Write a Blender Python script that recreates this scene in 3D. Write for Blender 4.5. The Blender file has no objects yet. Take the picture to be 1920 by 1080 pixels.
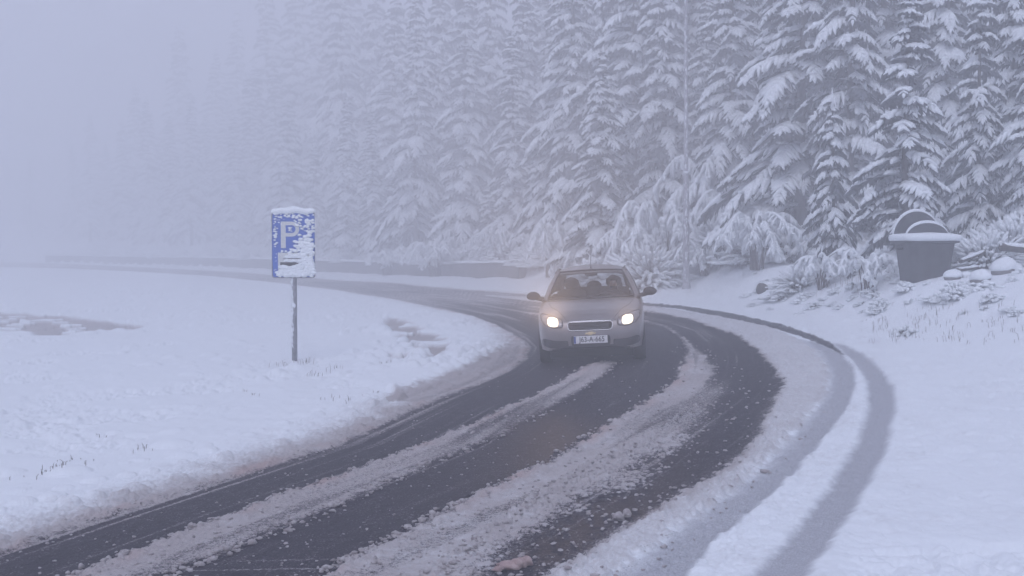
import bpy, bmesh, math, random
import numpy as np
from mathutils import Vector, Matrix
from mathutils.bvhtree import BVHTree

C = bpy.context.scene.collection
SC = bpy.context.scene
PI = math.pi
RNG = np.random.default_rng(7)
random.seed(7)

# ------------------------------------------------------------------ camera, sky, sun, exposure
CAM_H = 1.95
F_PX = 2200.0                                   # focal length in pixels of a 1920 px wide frame
PITCH = math.atan((540 - 462) / F_PX)           # a little below the horizon
cam_d = bpy.data.cameras.new("camera")
cam_d.sensor_width = 36.0
cam_d.lens = 36.0 * F_PX / 1920.0
cam_d.clip_start = 0.1
cam_d.clip_end = 4000
cam = bpy.data.objects.new("camera", cam_d)
C.objects.link(cam)
cam.location = (0, 0, CAM_H)
cam.rotation_euler = (PI / 2 - PITCH, 0, 0)
SC.camera = cam

SUN_EL, SUN_AZ = math.radians(48), math.radians(200)
world = bpy.data.worlds.new("World")
SC.world = world
world.use_nodes = True
wn, wl = world.node_tree.nodes, world.node_tree.links
wn.clear()
sky = wn.new("ShaderNodeTexSky")
sky.sky_type = 'NISHITA'
sky.sun_disc = False
sky.sun_elevation = SUN_EL
sky.sun_rotation = SUN_AZ
sky.air_density = 1.0
sky.dust_density = 4.0
sky.ozone_density = 2.0
hs = wn.new("ShaderNodeHueSaturation")
hs.inputs['Saturation'].default_value = 0.30
tint = wn.new("ShaderNodeMix")
tint.data_type = 'RGBA'
tint.blend_type = 'MULTIPLY'
tint.inputs['Factor'].default_value = 1.0
tint.inputs['B'].default_value = (0.885, 0.95, 1.235, 1)
bg = wn.new("ShaderNodeBackground")
bg.inputs['Strength'].default_value = 0.15
wo = wn.new("ShaderNodeOutputWorld")
wl.new(sky.outputs[0], hs.inputs['Color'])
wl.new(hs.outputs[0], tint.inputs['A'])
wl.new(tint.outputs['Result'], bg.inputs['Color'])
wl.new(bg.outputs[0], wo.inputs['Surface'])

sun_d = bpy.data.lights.new("sun", 'SUN')
sun_d.energy = 1.0
sun_d.angle = math.radians(40)
sun_d.color = (1.0, 0.95, 0.93)
sun = bpy.data.objects.new("sun", sun_d)
C.objects.link(sun)
sun.rotation_euler = (PI / 2 - SUN_EL, 0, PI - SUN_AZ)

SC.view_settings.view_transform = 'Standard'
SC.view_settings.look = 'None'
SC.view_settings.gamma = 1
SC.view_settings.use_curve_mapping = False
SC.view_settings.exposure = -0.02
SC.cycles.volume_bounces = 3
SC.cycles.max_bounces = 8
SC.cycles.diffuse_bounces = 3
SC.cycles.glossy_bounces = 3
SC.cycles.transparent_max_bounces = 12
SC.cycles.use_denoising = True

# ------------------------------------------------------------------ small helpers
def tag(o, label=None, cat=None, group=None, kind=None):
    if label: o['label'] = label
    if cat: o['category'] = cat
    if group: o['group'] = group
    if kind: o['kind'] = kind
    return o

def empty(name, loc=(0, 0, 0), rz=0.0, label=None, cat=None, group=None):
    o = bpy.data.objects.new(name, None)
    C.objects.link(o)
    o.location = loc
    o.rotation_euler = (0, 0, rz)
    o.empty_display_size = 0.2
    return tag(o, label, cat, group)

def np_mesh(name, V, faces, mats, smooth=True, midx=None):
    """faces: list of integer arrays (n,3) or (n,4)"""
    me = bpy.data.meshes.new(name)
    V = np.asarray(V, dtype=np.float32)
    faces = [np.asarray(f, dtype=np.int32) for f in faces if len(f)]
    nl = sum(f.size for f in faces)
    npoly = sum(len(f) for f in faces)
    me.vertices.add(len(V))
    me.vertices.foreach_set('co', V.ravel())
    me.loops.add(nl)
    me.polygons.add(npoly)
    me.loops.foreach_set('vertex_index', np.concatenate([f.ravel() for f in faces]))
    tot = np.concatenate([np.full(len(f), f.shape[1], dtype=np.int32) for f in faces])
    st = np.concatenate([[0], np.cumsum(tot)[:-1]]).astype(np.int32)
    me.polygons.foreach_set('loop_start', st)
    me.polygons.foreach_set('loop_total', tot)
    if not isinstance(mats, (list, tuple)): mats = [mats]
    for m in mats: me.materials.append(m)
    if midx is not None: me.polygons.foreach_set('material_index', np.asarray(midx, dtype=np.int32))
    me.polygons.foreach_set('use_smooth', np.full(npoly, smooth, dtype=bool))
    me.update(calc_edges=True)
    me.validate()
    return me

def link(name, me, parent=None, loc=None):
    o = bpy.data.objects.new(name, me)
    C.objects.link(o)
    if parent is not None: o.parent = parent
    if loc is not None: o.location = loc
    return o

class MB:
    """collects vertices and faces of one mesh"""
    def __init__(s): s.v, s.q, s.t, s.n = [], [], [], 0
    def add(s, V, Q=None, T=None):
        V = np.asarray(V, dtype=np.float64).reshape(-1, 3)
        if Q is not None and len(Q): s.q.append(np.asarray(Q, dtype=np.int64) + s.n)
        if T is not None and len(T): s.t.append(np.asarray(T, dtype=np.int64) + s.n)
        s.v.append(V)
        s.n += len(V)
    def arrays(s):
        V = np.concatenate(s.v) if s.v else np.zeros((0, 3))
        Q = np.concatenate(s.q) if s.q else np.zeros((0, 4), dtype=np.int64)
        T = np.concatenate(s.t) if s.t else np.zeros((0, 3), dtype=np.int64)
        return V, Q, T
    def put(s, arr, M=None):
        V, Q, T = arr
        if M is not None: V = V @ M[:3, :3].T + M[:3, 3]
        s.add(V, Q, T)
    def tris(s): return sum(len(q) for q in s.q) * 2 + sum(len(t) for t in s.t)
    def build(s, name, mat, parent=None, smooth=True, loc=None):
        V, Q, T = s.arrays()
        return link(name, np_mesh(name, V, [Q, T], mat, smooth), parent, loc)
    # primitives
    def tube(s, P, R, n=6, cap=True, squash=1.0):
        """tube along points P with radii R"""
        P = np.asarray(P, dtype=float); R = np.broadcast_to(np.asarray(R, dtype=float), (len(P),))
        D = np.gradient(P, axis=0)
        D /= np.linalg.norm(D, axis=1)[:, None] + 1e-9
        up = np.array([0, 0, 1.0]) if abs(D[:, 2]).mean() < 0.9 else np.array([1.0, 0, 0])
        A = np.cross(D, up); A /= np.linalg.norm(A, axis=1)[:, None] + 1e-9
        B = np.cross(A, D)
        th = np.arange(n) * 2 * PI / n
        V = P[:, None, :] + R[:, None, None] * (np.cos(th)[None, :, None] * A[:, None, :] + squash * np.sin(th)[None, :, None] * B[:, None, :])
        m = len(P)
        i, j = np.meshgrid(np.arange(m - 1), np.arange(n), indexing='ij')
        a = i * n + j; b = i * n + (j + 1) % n
        Q = np.stack([a, b, b + n, a + n], -1).reshape(-1, 4)
        V = V.reshape(-1, 3); T = []
        if cap:
            V = np.concatenate([V, P[:1], P[-1:]])
            k = np.arange(n); k2 = (k + 1) % n
            T = np.concatenate([np.stack([np.full(n, m * n), k2, k], -1), np.stack([np.full(n, m * n + 1), (m - 1) * n + k, (m - 1) * n + k2], -1)])
        s.add(V, Q, T)
    def box(s, c, d, M=None, taper=1.0):
        c = np.asarray(c, float); hx, hy, hz = np.asarray(d, float) / 2
        V = np.array([[-hx, -hy, -hz], [hx, -hy, -hz], [hx, hy, -hz], [-hx, hy, -hz], [-hx * taper, -hy * taper, hz], [hx * taper, -hy * taper, hz], [hx * taper, hy * taper, hz], [-hx * taper, hy * taper, hz]])
        if M is not None: V = V @ np.asarray(M).T
        s.add(V + c, [[0, 3, 2, 1], [4, 5, 6, 7], [0, 1, 5, 4], [1, 2, 6, 5], [2, 3, 7, 6], [3, 0, 4, 7]])
    def grid(s, P, flip=False):
        """P (m,n,3) grid of points"""
        m, n = P.shape[:2]
        i, j = np.meshgrid(np.arange(m - 1), np.arange(n - 1), indexing='ij')
        a = i * n + j
        Q = np.stack([a, a + 1, a + n + 1, a + n], -1).reshape(-1, 4)
        if flip: Q = Q[:, ::-1]
        s.add(P.reshape(-1, 3), Q)
    def blob(s, c, r, n=2, rough=0.25, seed=0, flat=1.0):
        V, T = ICO[n]
        k = np.random.default_rng(seed)
        ph = k.uniform(0, 6.28, 6); fr = k.uniform(1.2, 3.2, (6, 3))
        w = sum(np.sin(V @ fr[i] * 1.3 + ph[i]) for i in range(6)) / 3.0
        r = np.broadcast_to(np.asarray(r, float), (3,))
        W = V * (1 + rough * w)[:, None] * r
        W[:, 2] = np.where(W[:, 2] < 0, W[:, 2] * flat, W[:, 2])
        s.add(W + np.asarray(c, float), None, T)

def _ico(n):
    bm = bmesh.new()
    bmesh.ops.create_icosphere(bm, subdivisions=n, radius=1)
    V = np.array([v.co[:] for v in bm.verts]); T = np.array([[v.index for v in f.verts] for f in bm.faces])
    bm.free()
    return V, T
ICO = {n: _ico(n) for n in (1, 2, 3)}

# ---------------------------------------------------------------- numpy noise
def _h(ix, iy, seed):
    x = (ix.astype(np.int64) * 374761393 + iy.astype(np.int64) * 668265263 + seed * 974634777) & 0xFFFFFFFF
    x = ((x ^ (x >> 13)) * 1274126177) & 0xFFFFFFFF
    x = ((x ^ (x >> 16)) * 2246822519) & 0xFFFFFFFF
    return ((x ^ (x >> 15)) & 0xFFFFFF) / float(0xFFFFFF)

def vnoise(x, y, seed=0):
    ix, iy = np.floor(x), np.floor(y)
    fx, fy = x - ix, y - iy
    fx = fx * fx * (3 - 2 * fx); fy = fy * fy * (3 - 2 * fy)
    a, b = _h(ix, iy, seed), _h(ix + 1, iy, seed)
    c, d = _h(ix, iy + 1, seed), _h(ix + 1, iy + 1, seed)
    return (a + (b - a) * fx) * (1 - fy) + (c + (d - c) * fx) * fy      # 0..1

def fbm(x, y, seed=0, o=4):
    r, a, t = 0, 1.0, 0
    for k in range(o):
        r = r + a * vnoise(x * 2 ** k + 17.3 * k, y * 2 ** k - 9.1 * k, seed + k); t += a; a *= 0.5
    return r / t * 2 - 1                                              # -1..1

def lumps(x, y, size, seed=0, dens=0.8):
    """rounded clods: 0..1 height"""
    x, y = x / size, y / size
    ix, iy = np.floor(x), np.floor(y)
    out = np.zeros_like(x)
    for dx in (-1, 0, 1):
        for dy in (-1, 0, 1):
            cx, cy = ix + dx, iy + dy
            px, py = cx + _h(cx, cy, seed), cy + _h(cx, cy, seed + 1)
            rr = 0.25 + 0.5 * _h(cx, cy, seed + 2)
            on = _h(cx, cy, seed + 3) < dens
            d2 = ((x - px) ** 2 + (y - py) ** 2) / rr ** 2
            h = np.sqrt(np.clip(1 - d2, 0, 1)) * rr * 1.35 * on
            out = np.maximum(out, h)
    return out

def sstep(a, b, x):
    t = np.clip((x - a) / (b - a), 0, 1)
    return t * t * (3 - 2 * t)

# ---------------------------------------------------------------- materials
def mat(name, col=(0.5, 0.5, 0.5), rough=0.6, metal=0.0, noise=0.0, nscale=8.0, bump=0.0, bscale=40.0, coat=0.0, emit=None, estr=0.0, col2=None, spec=0.5, trans=0.0, alpha=1.0):
    m = bpy.data.materials.new(name)
    m.use_nodes = True
    nt = m.node_tree; N, L = nt.nodes, nt.links
    p = N['Principled BSDF']
    p.inputs['Base Color'].default_value = (*col, 1)
    p.inputs['Roughness'].default_value = rough
    p.inputs['Metallic'].default_value = metal
    p.inputs['Coat Weight'].default_value = coat
    p.inputs['Specular IOR Level'].default_value = spec
    p.inputs['Transmission Weight'].default_value = trans
    p.inputs['Alpha'].default_value = alpha
    if emit:
        p.inputs['Emission Color'].default_value = (*emit, 1); p.inputs['Emission Strength'].default_value = estr
    if noise or col2 or bump:
        tc = N.new('ShaderNodeTexCoord')
    if noise or col2:
        n = N.new('ShaderNodeTexNoise'); n.inputs['Scale'].default_value = nscale; n.inputs['Detail'].default_value = 5
        L.new(tc.outputs['Object'], n.inputs['Vector'])
        r = N.new('ShaderNodeValToRGB')
        c2 = col2 or tuple(max(0, c * (1 - noise)) for c in col)
        c1 = col if col2 else tuple(min(1, c * (1 + noise)) for c in col)
        r.color_ramp.elements[0].position = 0.35; r.color_ramp.elements[1].position = 0.65
        r.color_ramp.elements[0].color = (*c2, 1); r.color_ramp.elements[1].color = (*c1, 1)
        L.new(n.outputs[0], r.inputs[0]); L.new(r.outputs[0], p.inputs['Base Color'])
    if bump:
        n2 = N.new('ShaderNodeTexNoise'); n2.inputs['Scale'].default_value = bscale; n2.inputs['Detail'].default_value = 4
        L.new(tc.outputs['Object'], n2.inputs['Vector'])
        b = N.new('ShaderNodeBump'); b.inputs['Strength'].default_value = bump; b.inputs['Distance'].default_value = 0.02
        L.new(n2.outputs[0], b.inputs['Height']); L.new(b.outputs[0], p.inputs['Normal'])
    return m

M_SNOW = mat('snow', (0.80, 0.835, 0.86), 0.7, bump=0.35, bscale=25, spec=0.2)
M_NEEDLE = mat('needles', (0.028, 0.036, 0.038), 0.8, col2=(0.12, 0.132, 0.16), nscale=6)
M_BARK = mat('bark', (0.06, 0.05, 0.045), 0.9, noise=0.4, nscale=12, bump=0.6, bscale=30)
M_TWIG = mat('brown_twigs', (0.10, 0.075, 0.07), 0.85, noise=0.35, nscale=9)
# ------------------------------------------------------------------ the lie of the land
TL_X = np.array([-140, -74, -52, -30, -21, -13, -4, 1.2, 4.3, 7.0, 8.8, 10.1, 11.3, 13, 15, 18, 30.0])
TL_Y = np.array([210, 172, 150, 125, 110, 96, 81, 67, 58, 50, 40, 33, 27, 18, 8, -10, -80.0])

def tree_s(X, Y):
    """metres behind the edge of the wood (negative on the road side)"""
    y = np.interp(X, TL_X, TL_Y)
    sl = (np.interp(X + 1.5, TL_X, TL_Y) - np.interp(X - 1.5, TL_X, TL_Y)) / 3.0
    return (Y - y) / np.sqrt(1 + sl * sl)

def base_z(X, Y):
    X = np.asarray(X, float); Y = np.asarray(Y, float)
    lim = np.where(X < 0, 6.0, 14.0)
    xs = X / (1 + np.abs(X / lim) ** 3) ** (1 / 3.0)
    z = 0.05 * xs                                              # the road leans into its bend
    s = tree_s(X, Y)
    right = 0.1 + 0.9 * sstep(6.2, 8.8, X)
    walled = 1 - sstep(0.4, 2.0, X)
    z = z + right * 0.98 * sstep(-7.5, -1.0, s) * (1 - walled) + (1 - walled) * (1 - right) * 0.9 * sstep(-2.5, 1.5, s) + walled * 0.95 * sstep(-0.25, 0.1, s)
    z = z + (0.10 + 0.20 * sstep(-18, 0, X)) * np.clip(s, 0, 60) * sstep(0, 6, s)
    return z

def unproject(px, py, lift=0.0):
    """the point of the land that lies along a sight line of the survey photograph"""
    v = Vector(((px - 960) / F_PX, 1.0, -(py - 540) / F_PX))
    d = Matrix.Rotation(-PITCH, 3, 'X') @ v
    Y = np.geomspace(3.0, 260, 6000)
    X = d.x / d.y * Y
    Z = CAM_H + d.z / d.y * Y
    hit = np.nonzero(Z < base_z(X, Y) + lift)[0]
    k = hit[0] if len(hit) else len(Y) - 1
    return np.array([X[k], Y[k]])

def at(px, Y):
    """ground point at distance Y along a bearing"""
    x = (px - 960) / F_PX * Y
    return (float(x), float(Y), float(base_z(x, Y)))

def unproject_fast(px, py):
    X = Y = 0.0; z = 0.0
    v = Vector(((px - 960) / F_PX, 1.0, -(py - 540) / F_PX)); d = Matrix.Rotation(-PITCH, 3, 'X') @ v
    for _ in range(5):
        Y = (CAM_H - z) / -d.z * d.y; X = d.x / d.y * Y; z = 0.05 * X
    return np.array([X, Y])

def SD(P, p): return float(sdist(P, np.array([p[0]]), np.array([p[1]]))[0])

def poly(pts): return np.array([unproject(*p) for p in pts])

def sdist(P, X, Y, reach=1.5):
    """signed distance to polygon P, positive inside, clipped at reach"""
    out = np.full(X.shape, -reach)
    lo, hi = P.min(0) - reach, P.max(0) + reach
    box = (X > lo[0]) & (X < hi[0]) & (Y > lo[1]) & (Y < hi[1])
    x, y = X[box], Y[box]
    d = np.full(x.shape, reach ** 2); ins = np.zeros(x.shape, bool)
    n = len(P)
    for i in range(n):
        a, b = P[i], P[(i + 1) % n]
        e = b - a; L2 = e @ e + 1e-12
        t = np.clip(((x - a[0]) * e[0] + (y - a[1]) * e[1]) / L2, 0, 1)
        d = np.minimum(d, (x - a[0] - t * e[0]) ** 2 + (y - a[1] - t * e[1]) ** 2)
        if a[1] != b[1]:
            c = ((a[1] > y) != (b[1] > y)) & (x < e[0] * (y - a[1]) / (b[1] - a[1]) + a[0])
            ins ^= c
    d = np.sqrt(d)
    out[box] = np.where(ins, d, -d)
    return out

inner = [(816, 752), (905, 716), (945, 698), (982, 674), (991, 652), (975, 635), (945, 620), (925, 608), (884, 593), (823, 579), (742, 562), (640, 545), (520, 530), (400, 518), (250, 509), (130, 504), (0, 501), (-200, 498)]
outer_far = [(-200, 488), (0, 491), (130, 495), (300, 503), (450, 511), (640, 526), (742, 531), (844, 541), (1000, 553), (1110, 562), (1211, 570)]
a_top = [(-500, 1240), (-250, 1130), (0, 1038), (176, 979), (387, 912), (640, 832)]
c_out = [(1222, 574), (1321, 590), (1391, 601), (1447, 614), (1495, 636), (1530, 660), (1551, 689), (1554, 721), (1540, 753), (1473, 830), (1421, 883), (1361, 929), (1280, 985), (1180, 1060), (1060, 1140), (900, 1230)]
P_ROAD = poly(a_top + inner + outer_far + c_out)
P_R1 = poly([(-330, 1270), (-100, 1180), (144, 1080), (341, 1003), (528, 932), (640, 895), (816, 827), (957, 763), (1045, 722), (1100, 688), (1130, 678), (1158, 680), (1133, 707), (1062, 746), (957, 812), (816, 866), (640, 945), (457, 1022), (317, 1080), (100, 1175), (-130, 1270)])
P_R2 = poly([(250, 1270), (450, 1170), (640, 1062), (869, 943), (1000, 880), (1090, 830), (1168, 781), (1238, 739), (1274, 707), (1284, 680), (1284, 658), (1278, 637), (1250, 617), (1211, 605), (1100, 597), (990, 590), (911, 575), (800, 556), (800, 553.5), (911, 571.5), (990, 586), (1100, 593), (1211, 601), (1252, 611), (1292, 638), (1325, 664), (1342, 690), (1338, 717), (1310, 756), (1262, 804), (1150, 855), (1015, 940), (940, 995), (840, 1067), (700, 1170), (600, 1270)])
P_R3 = poly([(905, 555), (1000, 566), (1110, 576), (1211, 583), (1292, 599), (1377, 629), (1419, 658), (1447, 687), (1463, 715), (1458, 745), (1444, 770), (1416, 834), (1388, 865), (1335, 907), (1283, 940), (1170, 990), (1097, 1048), (960, 1140), (830, 1230), (930, 1230), (1060, 1145), (1180, 1062), (1280, 987), (1361, 931), (1421, 885), (1473, 832), (1540, 755), (1554, 721), (1551, 689), (1530, 660), (1495, 636), (1447, 614), (1391, 601), (1321, 590), (1222, 575), (1100, 568), (1000, 558), (905, 553)])
P_O = poly([(1150, 563), (1208, 567), (1278, 573), (1377, 588), (1461, 607), (1517, 625), (1560, 642), (1590, 670), (1580, 666), (1545, 648), (1511, 637), (1461, 619), (1377, 600), (1278, 580.5), (1208, 572), (1150, 567)])
P_D = poly([(1490, 636), (1530, 660), (1551, 689), (1555, 719), (1541, 753), (1474, 830), (1422, 883), (1362, 929), (1281, 985), (1180, 1060), (1060, 1140), (1240, 1140), (1305, 1068), (1350, 1013), (1421, 953), (1491, 890), (1561, 806), (1592, 763), (1607, 721), (1601, 690), (1580, 664), (1545, 644)])
P_E = poly([(1560, 643), (1602, 683), (1622, 717), (1626, 763), (1606, 830), (1554, 911), (1477, 1010), (1414, 1080), (1300, 1200), (1430, 1200), (1526, 1080), (1579, 999), (1632, 918), (1667, 841), (1683, 770), (1679, 730), (1659, 700), (1630, 672), (1590, 650)])
P_PUD1 = poly([(-150, 596), (0, 590), (75, 592), (160, 602), (240, 610), (275, 617), (190, 624), (140, 631), (70, 632), (50, 624), (-150, 628)])
P_PUD2 = poly([(728, 598), (765, 606), (790, 622), (815, 632), (843, 648), (848, 660), (828, 672), (808, 677), (800, 664), (780, 655), (757, 640), (733, 622), (722, 612)])
P_PUD3 = poly([(730, 672), (760, 672), (775, 676), (752, 683), (735, 680)])

P_TIP = poly([(958, 634), (950, 645), (930, 660), (884, 683), (844, 703), (782, 724), (700, 760), (816, 755), (905, 718), (945, 700), (984, 674), (993, 652), (977, 633), (960, 624)])
# ground grid: dense before the viewpoint, coarse far away and behind
tx = np.unique(np.concatenate([np.linspace(-0.52, 0.52, 1180), np.array([-40, -20, -10, -5, -3, -2, -1.5, -1.2, -1.0, -0.85, -0.75, -0.68, -0.62, -0.58, -0.55]), -np.array([-40, -20, -10, -5, -3, -2, -1.5, -1.2, -1.0, -0.85, -0.75, -0.68, -0.62, -0.58, -0.55])]))
inv = np.linspace(1 / 5.2, 1 / 30.0, 520)
yr = np.concatenate([[-60, -30, -12, -4, 0, 2, 3, 3.8, 4.4, 4.8], 1 / inv, np.geomspace(30.3, 290, 170)])
YY, TT = np.meshgrid(yr, tx, indexing='ij')
XX = np.clip(TT * np.maximum(YY, 4.0), -250, 250)
rows, cols = XX.shape
X, Y = XX.ravel(), YY.ravel()

nz = fbm(X * 2.2, Y * 2.2, 3, 4)
nf = fbm(X * 9, Y * 9, 5, 3)
nff = fbm(X * 22, Y * 22, 8, 2)
jag = 0.05 * nz + 0.05 * nf + 0.025 * nff
d_road = sdist(P_ROAD, X, Y, 4.0)
d_r1 = sdist(P_R1, X, Y) ; d_r2 = sdist(P_R2, X, Y); d_r3 = sdist(P_R3, X, Y)
d_o = sdist(P_O, X, Y); d_d = sdist(P_D, X, Y); d_e = sdist(P_E, X, Y)
d_p = np.maximum(np.maximum(sdist(P_PUD1, X, Y), sdist(P_PUD2, X, Y)), sdist(P_PUD3, X, Y))
Z0 = base_z(X, Y)
far = sstep(22, 45, Y)                                          # fine wear fades with distance
road = sstep(-0.14, 0.12, d_road + jag * 1.3)
rid1 = sstep(-0.10, 0.12, d_r1 + jag * 1.2); rid2 = sstep(-0.10, 0.14, d_r2 + jag * 1.5); rid3 = sstep(-0.10, 0.12, d_r3 + jag * 1.5)
LOW2 = poly([(700, 1170), (840, 1067), (940, 995), (1015, 940), (1150, 855), (1262, 804), (1310, 756), (1338, 717), (1342, 690)])
LOW2 = LOW2[np.argsort(LOW2[:, 1])]
edge1 = sstep(-.03, .03, sdist(P_R1, X + .10, Y - .05) - d_r1); edge2 = sstep(-.03, .03, sdist(P_R2, X + .10, Y - .05) - d_r2)
patch = fbm(X * 1.6 + 3, Y * 0.8, 21, 3)
cl = lumps(X, Y, 0.11, 31, 0.55); cl2 = lumps(X, Y, 0.065, 41, 0.7); cl3 = lumps(X, Y, 0.038, 51, 0.75)
# the third wheel lane is only half cleared: fine clods all over it, more of them near the viewpoint
between = (d_r2 < 0.1) & (d_r3 < 0.1) & (d_road > 0) & (X > np.interp(Y, LOW2[:, 1], LOW2[:, 0]) - .10)
mess = between * sstep(18.5, 9.5, Y) * np.clip(0.60 + 0.55 * patch + 0.45 * np.exp(-(np.abs(d_r2) / 0.35)), 0, 1)
darkband = np.exp(-((d_r3 + 0.30) / 0.22) ** 2)
mess = mess * (1 - 0.72 * darkband)
clods3 = mess * np.maximum(np.maximum(cl * 0.9, cl2), cl3 * 0.9)
fade3 = between * sstep(19.5, 11.0, Y)
base3 = fade3 * (0.62 * np.exp(-(np.clip(-d_r2, 0, 9) / 0.26) ** 1.5) + 0.36 * np.exp(-(np.clip(-d_r3, 0, 9) / 0.09)) + 0.33 + 0.30 * patch) * (1 - 0.55 * darkband)
cov3 = np.clip(np.maximum(0.85 * sstep(0.25, 0.45, clods3), base3), 0, 1)
streak2 = fbm(d_road * 5.5 + 40, Y * 0.30 + X * .12, 79, 4)
crest1 = edge1 * rid1 * (1 - sstep(0.0, 0.24, d_r1)) ; crest2 = edge2 * rid2 * (1 - sstep(0.0, 0.26, d_r2))
streak3 = fbm(d_road * 15 + 70, Y * 0.22, 83, 3)
tip = sstep(-.15, .15, sdist(P_TIP, X, Y) + jag)
cov_road = np.maximum.reduce([rid1 * (0.66 + .32 * crest1 + .45 * streak2), rid2 * (0.70 + .30 * crest2 + .45 * streak2), rid3 * (1.0 + .15 * streak2), cov3 * (.9 + .4 * streak2)])
streak = np.clip(fbm(d_r1 * 7 + X * .3, Y * 0.25, 77, 3), 0, 1) + np.clip(fbm(d_r2 * 7 + 9, Y * 0.25, 78, 3), 0, 1)
wash = 0.52 * far + 0.20 * streak + 0.22 * np.clip(streak2, 0, 1) + 0.85 * np.clip(streak3, 0, 1) + 0.30 * np.exp(-(np.clip(d_road, 0, 9) / 0.16)) 
cov_road = np.clip(np.maximum(cov_road, wash * 0.75), 0, 1)
trackO = sstep(-0.05, 0.06, d_o + jag * 0.25)
cov = 1 - road * (1 - cov_road)
cov = cov * (1 - tip * (1 - road) * (.30 - .3 * streak2))
cov = cov * (1 - trackO * 0.72)
track = np.maximum(sstep(-0.03, 0.05, d_d + jag * 0.3), sstep(-0.03, 0.07, d_e + jag * 0.4)) * (1 - road)
pud = sstep(-0.14, 0.12, d_p + 0.22 * nz + 0.08 * nf)
hum = lumps(X, Y * 0.8, 0.50, 61, 0.26)
pud = pud * (1 - sstep(0.12, 0.3, hum))

# dirt: strong on the ridges, thinning out over the verge
verge = np.clip(-d_road, 0, 4.0)
left = sstep(0.4, -0.4, X - np.interp(Y, [5, 8, 12, 19, 24, 40], [-2.2, -0.8, 1.0, 1.9, 1.9, 1.0]))
nearv = 1 - 0.55 * sstep(20, 32, Y)
dirt = np.maximum.reduce([road * (0.62 - .20 * rid3 * sstep(-.08, .12, d_r3)), .68 * tip, (np.exp(-(verge / 0.62) ** 1.5) * 0.70 * left + (1 - left) * 0.15 * np.exp(-(verge / 2.0))) * nearv])
dirt = np.clip(dirt + (1 - .7 * rid3) * (0.16 * fbm(X * 3, Y * 3, 90, 4) + .10 * nff) * (dirt > 0.04), 0, 1)
pink = np.clip(fbm(X * 1.7, Y * 1.7, 95, 3) * 1.8, 0, 1) * np.maximum(crest1, crest2)
pink = np.maximum(pink, 0.8 * np.clip(fbm(X * 2.1, Y * 2.1, 99, 3) * 1.7, 0, 1) * np.exp(-((d_road + 0.04) / 0.12) ** 2) * left)

# heights
h_field = 0.075 + 0.045 * fbm(X * 0.45, Y * 0.45, 11, 3) + 0.012 * fbm(X * 2.4, Y * 2.4, 14, 3) + 0.004 * nf
h_field = h_field * (0.35 + 0.65 * left)
off = sstep(0.1, 1.1, verge)
lump_edge = np.exp(-((verge - 0.30) / 0.5) ** 2) * (lumps(X, Y, 0.16, 66, 0.5) * 0.030 + cl2 * 0.016 + cl3 * 0.012) + np.exp(-((verge - .02) / .09) ** 2) * left * lumps(X, Y, .12, 67, .8) * .045
h_verge = h_field * (0.20 + 0.80 * off) + (1 - far) * lump_edge + (0.010 * nf + 0.006 * nff) * np.exp(-(verge / 0.7) ** 2)
big = lumps(X, Y, 0.17, 71, 0.75); mid = lumps(X, Y, 0.10, 72, 0.8)
rl = 0.42 * big + 0.42 * mid + 0.30 * cl2 + 0.24 * cl3 + 0.16 * nff + 0.10 * nf
flat1 = 0.28 + 0.72 * np.exp(-(np.clip(d_r1, 0, 9) / 0.18) ** 2) * edge1; flat2 = 0.25 + 0.75 * np.exp(-(np.clip(d_r2, 0, 9) / 0.22) ** 2) * edge2
h_r = (0.012 + 0.012 * flat1) * rid1 + (0.012 + 0.014 * flat2) * rid2 + 0.016 * rid3
h_r = h_r + (rid1 * 0.046 * flat1 + rid2 * 0.052 * flat2 + rid3 * 0.048) * rl * (1 - 0.6 * far)
h_r = h_r + np.minimum(1, cov3) * clods3 * 0.042 + mess * .004 * nff
# shallow wheel-worn steps in the bare lanes
h_road = h_r + 0.0025 * nff + 0.004 * streak
h = h_verge * (1 - road) + h_road * road
h = h + (verge > .5) * left * (verge < 3.8) * sstep(13, 16, Y) * (1 - far) * sstep(.35, .6, vnoise(X * .8, Y * .5, 161)) * (lumps(X, Y * .8, .30, 162, .35) * .10 + lumps(X, Y, .16, 163, .4) * .05) * (1 - pud)
h = h * (1 - .6 * tip * (1 - road)) + (verge > .15) * left * np.exp(-((verge - .7) / .7) ** 2) * (1 - far) * lumps(X, Y, .17, 151, .22) * .05
h = h - track * 0.022 + track * 0.005 * nff - trackO * 0.02
h = np.where(pud > 0, h * (1 - pud) + pud * (-0.01), h)
h = h + (1 - pud) * sstep(-0.9, -0.05, d_p + 0.25 * nz) * sstep(0.3, -0.2, d_p) * 0.06 * hum
# crusts and dents on the field
dent = sstep(0.60, 0.72, vnoise(X * 0.9, Y * 1.2, 123)) * sstep(0.56, 0.64, vnoise(X * 0.22, Y * 0.2, 124)) * (verge > 0.8)
h = h - dent * 0.06 * np.clip(0.5 + nf, 0, 1.2)
hump = lumps(X, Y, 0.30, 126, 0.14) ** 1.5 * sstep(0.45, 0.6, vnoise(X * 0.3, Y * 0.25, 127)) * (verge > 0.7)
h = h + hump * 0.07 * (1 - pud) + (verge > .7) * sstep(.5, .8, vnoise(X * .35, Y * .3, 128)) * 0.02 * fbm(X * 3, Y * 3, 129, 3)
rub = (X > 0.5) * sstep(-.5, -1.2, d_road) * sstep(28, 16, Y) * (1 - track)
rubm = 0.35 + 0.65 * sstep(.4, .7, vnoise(X * .5, Y * .35, 133))
h = h + rub * rubm * (0.030 * lumps(X, Y, 0.24, 130, 0.22) + 0.022 * cl * (vnoise(X * 1.5, Y * 1.5, 131) > .6) + 0.010 * nff + .010 * nf)
s_tree = tree_s(X, Y)
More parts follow.
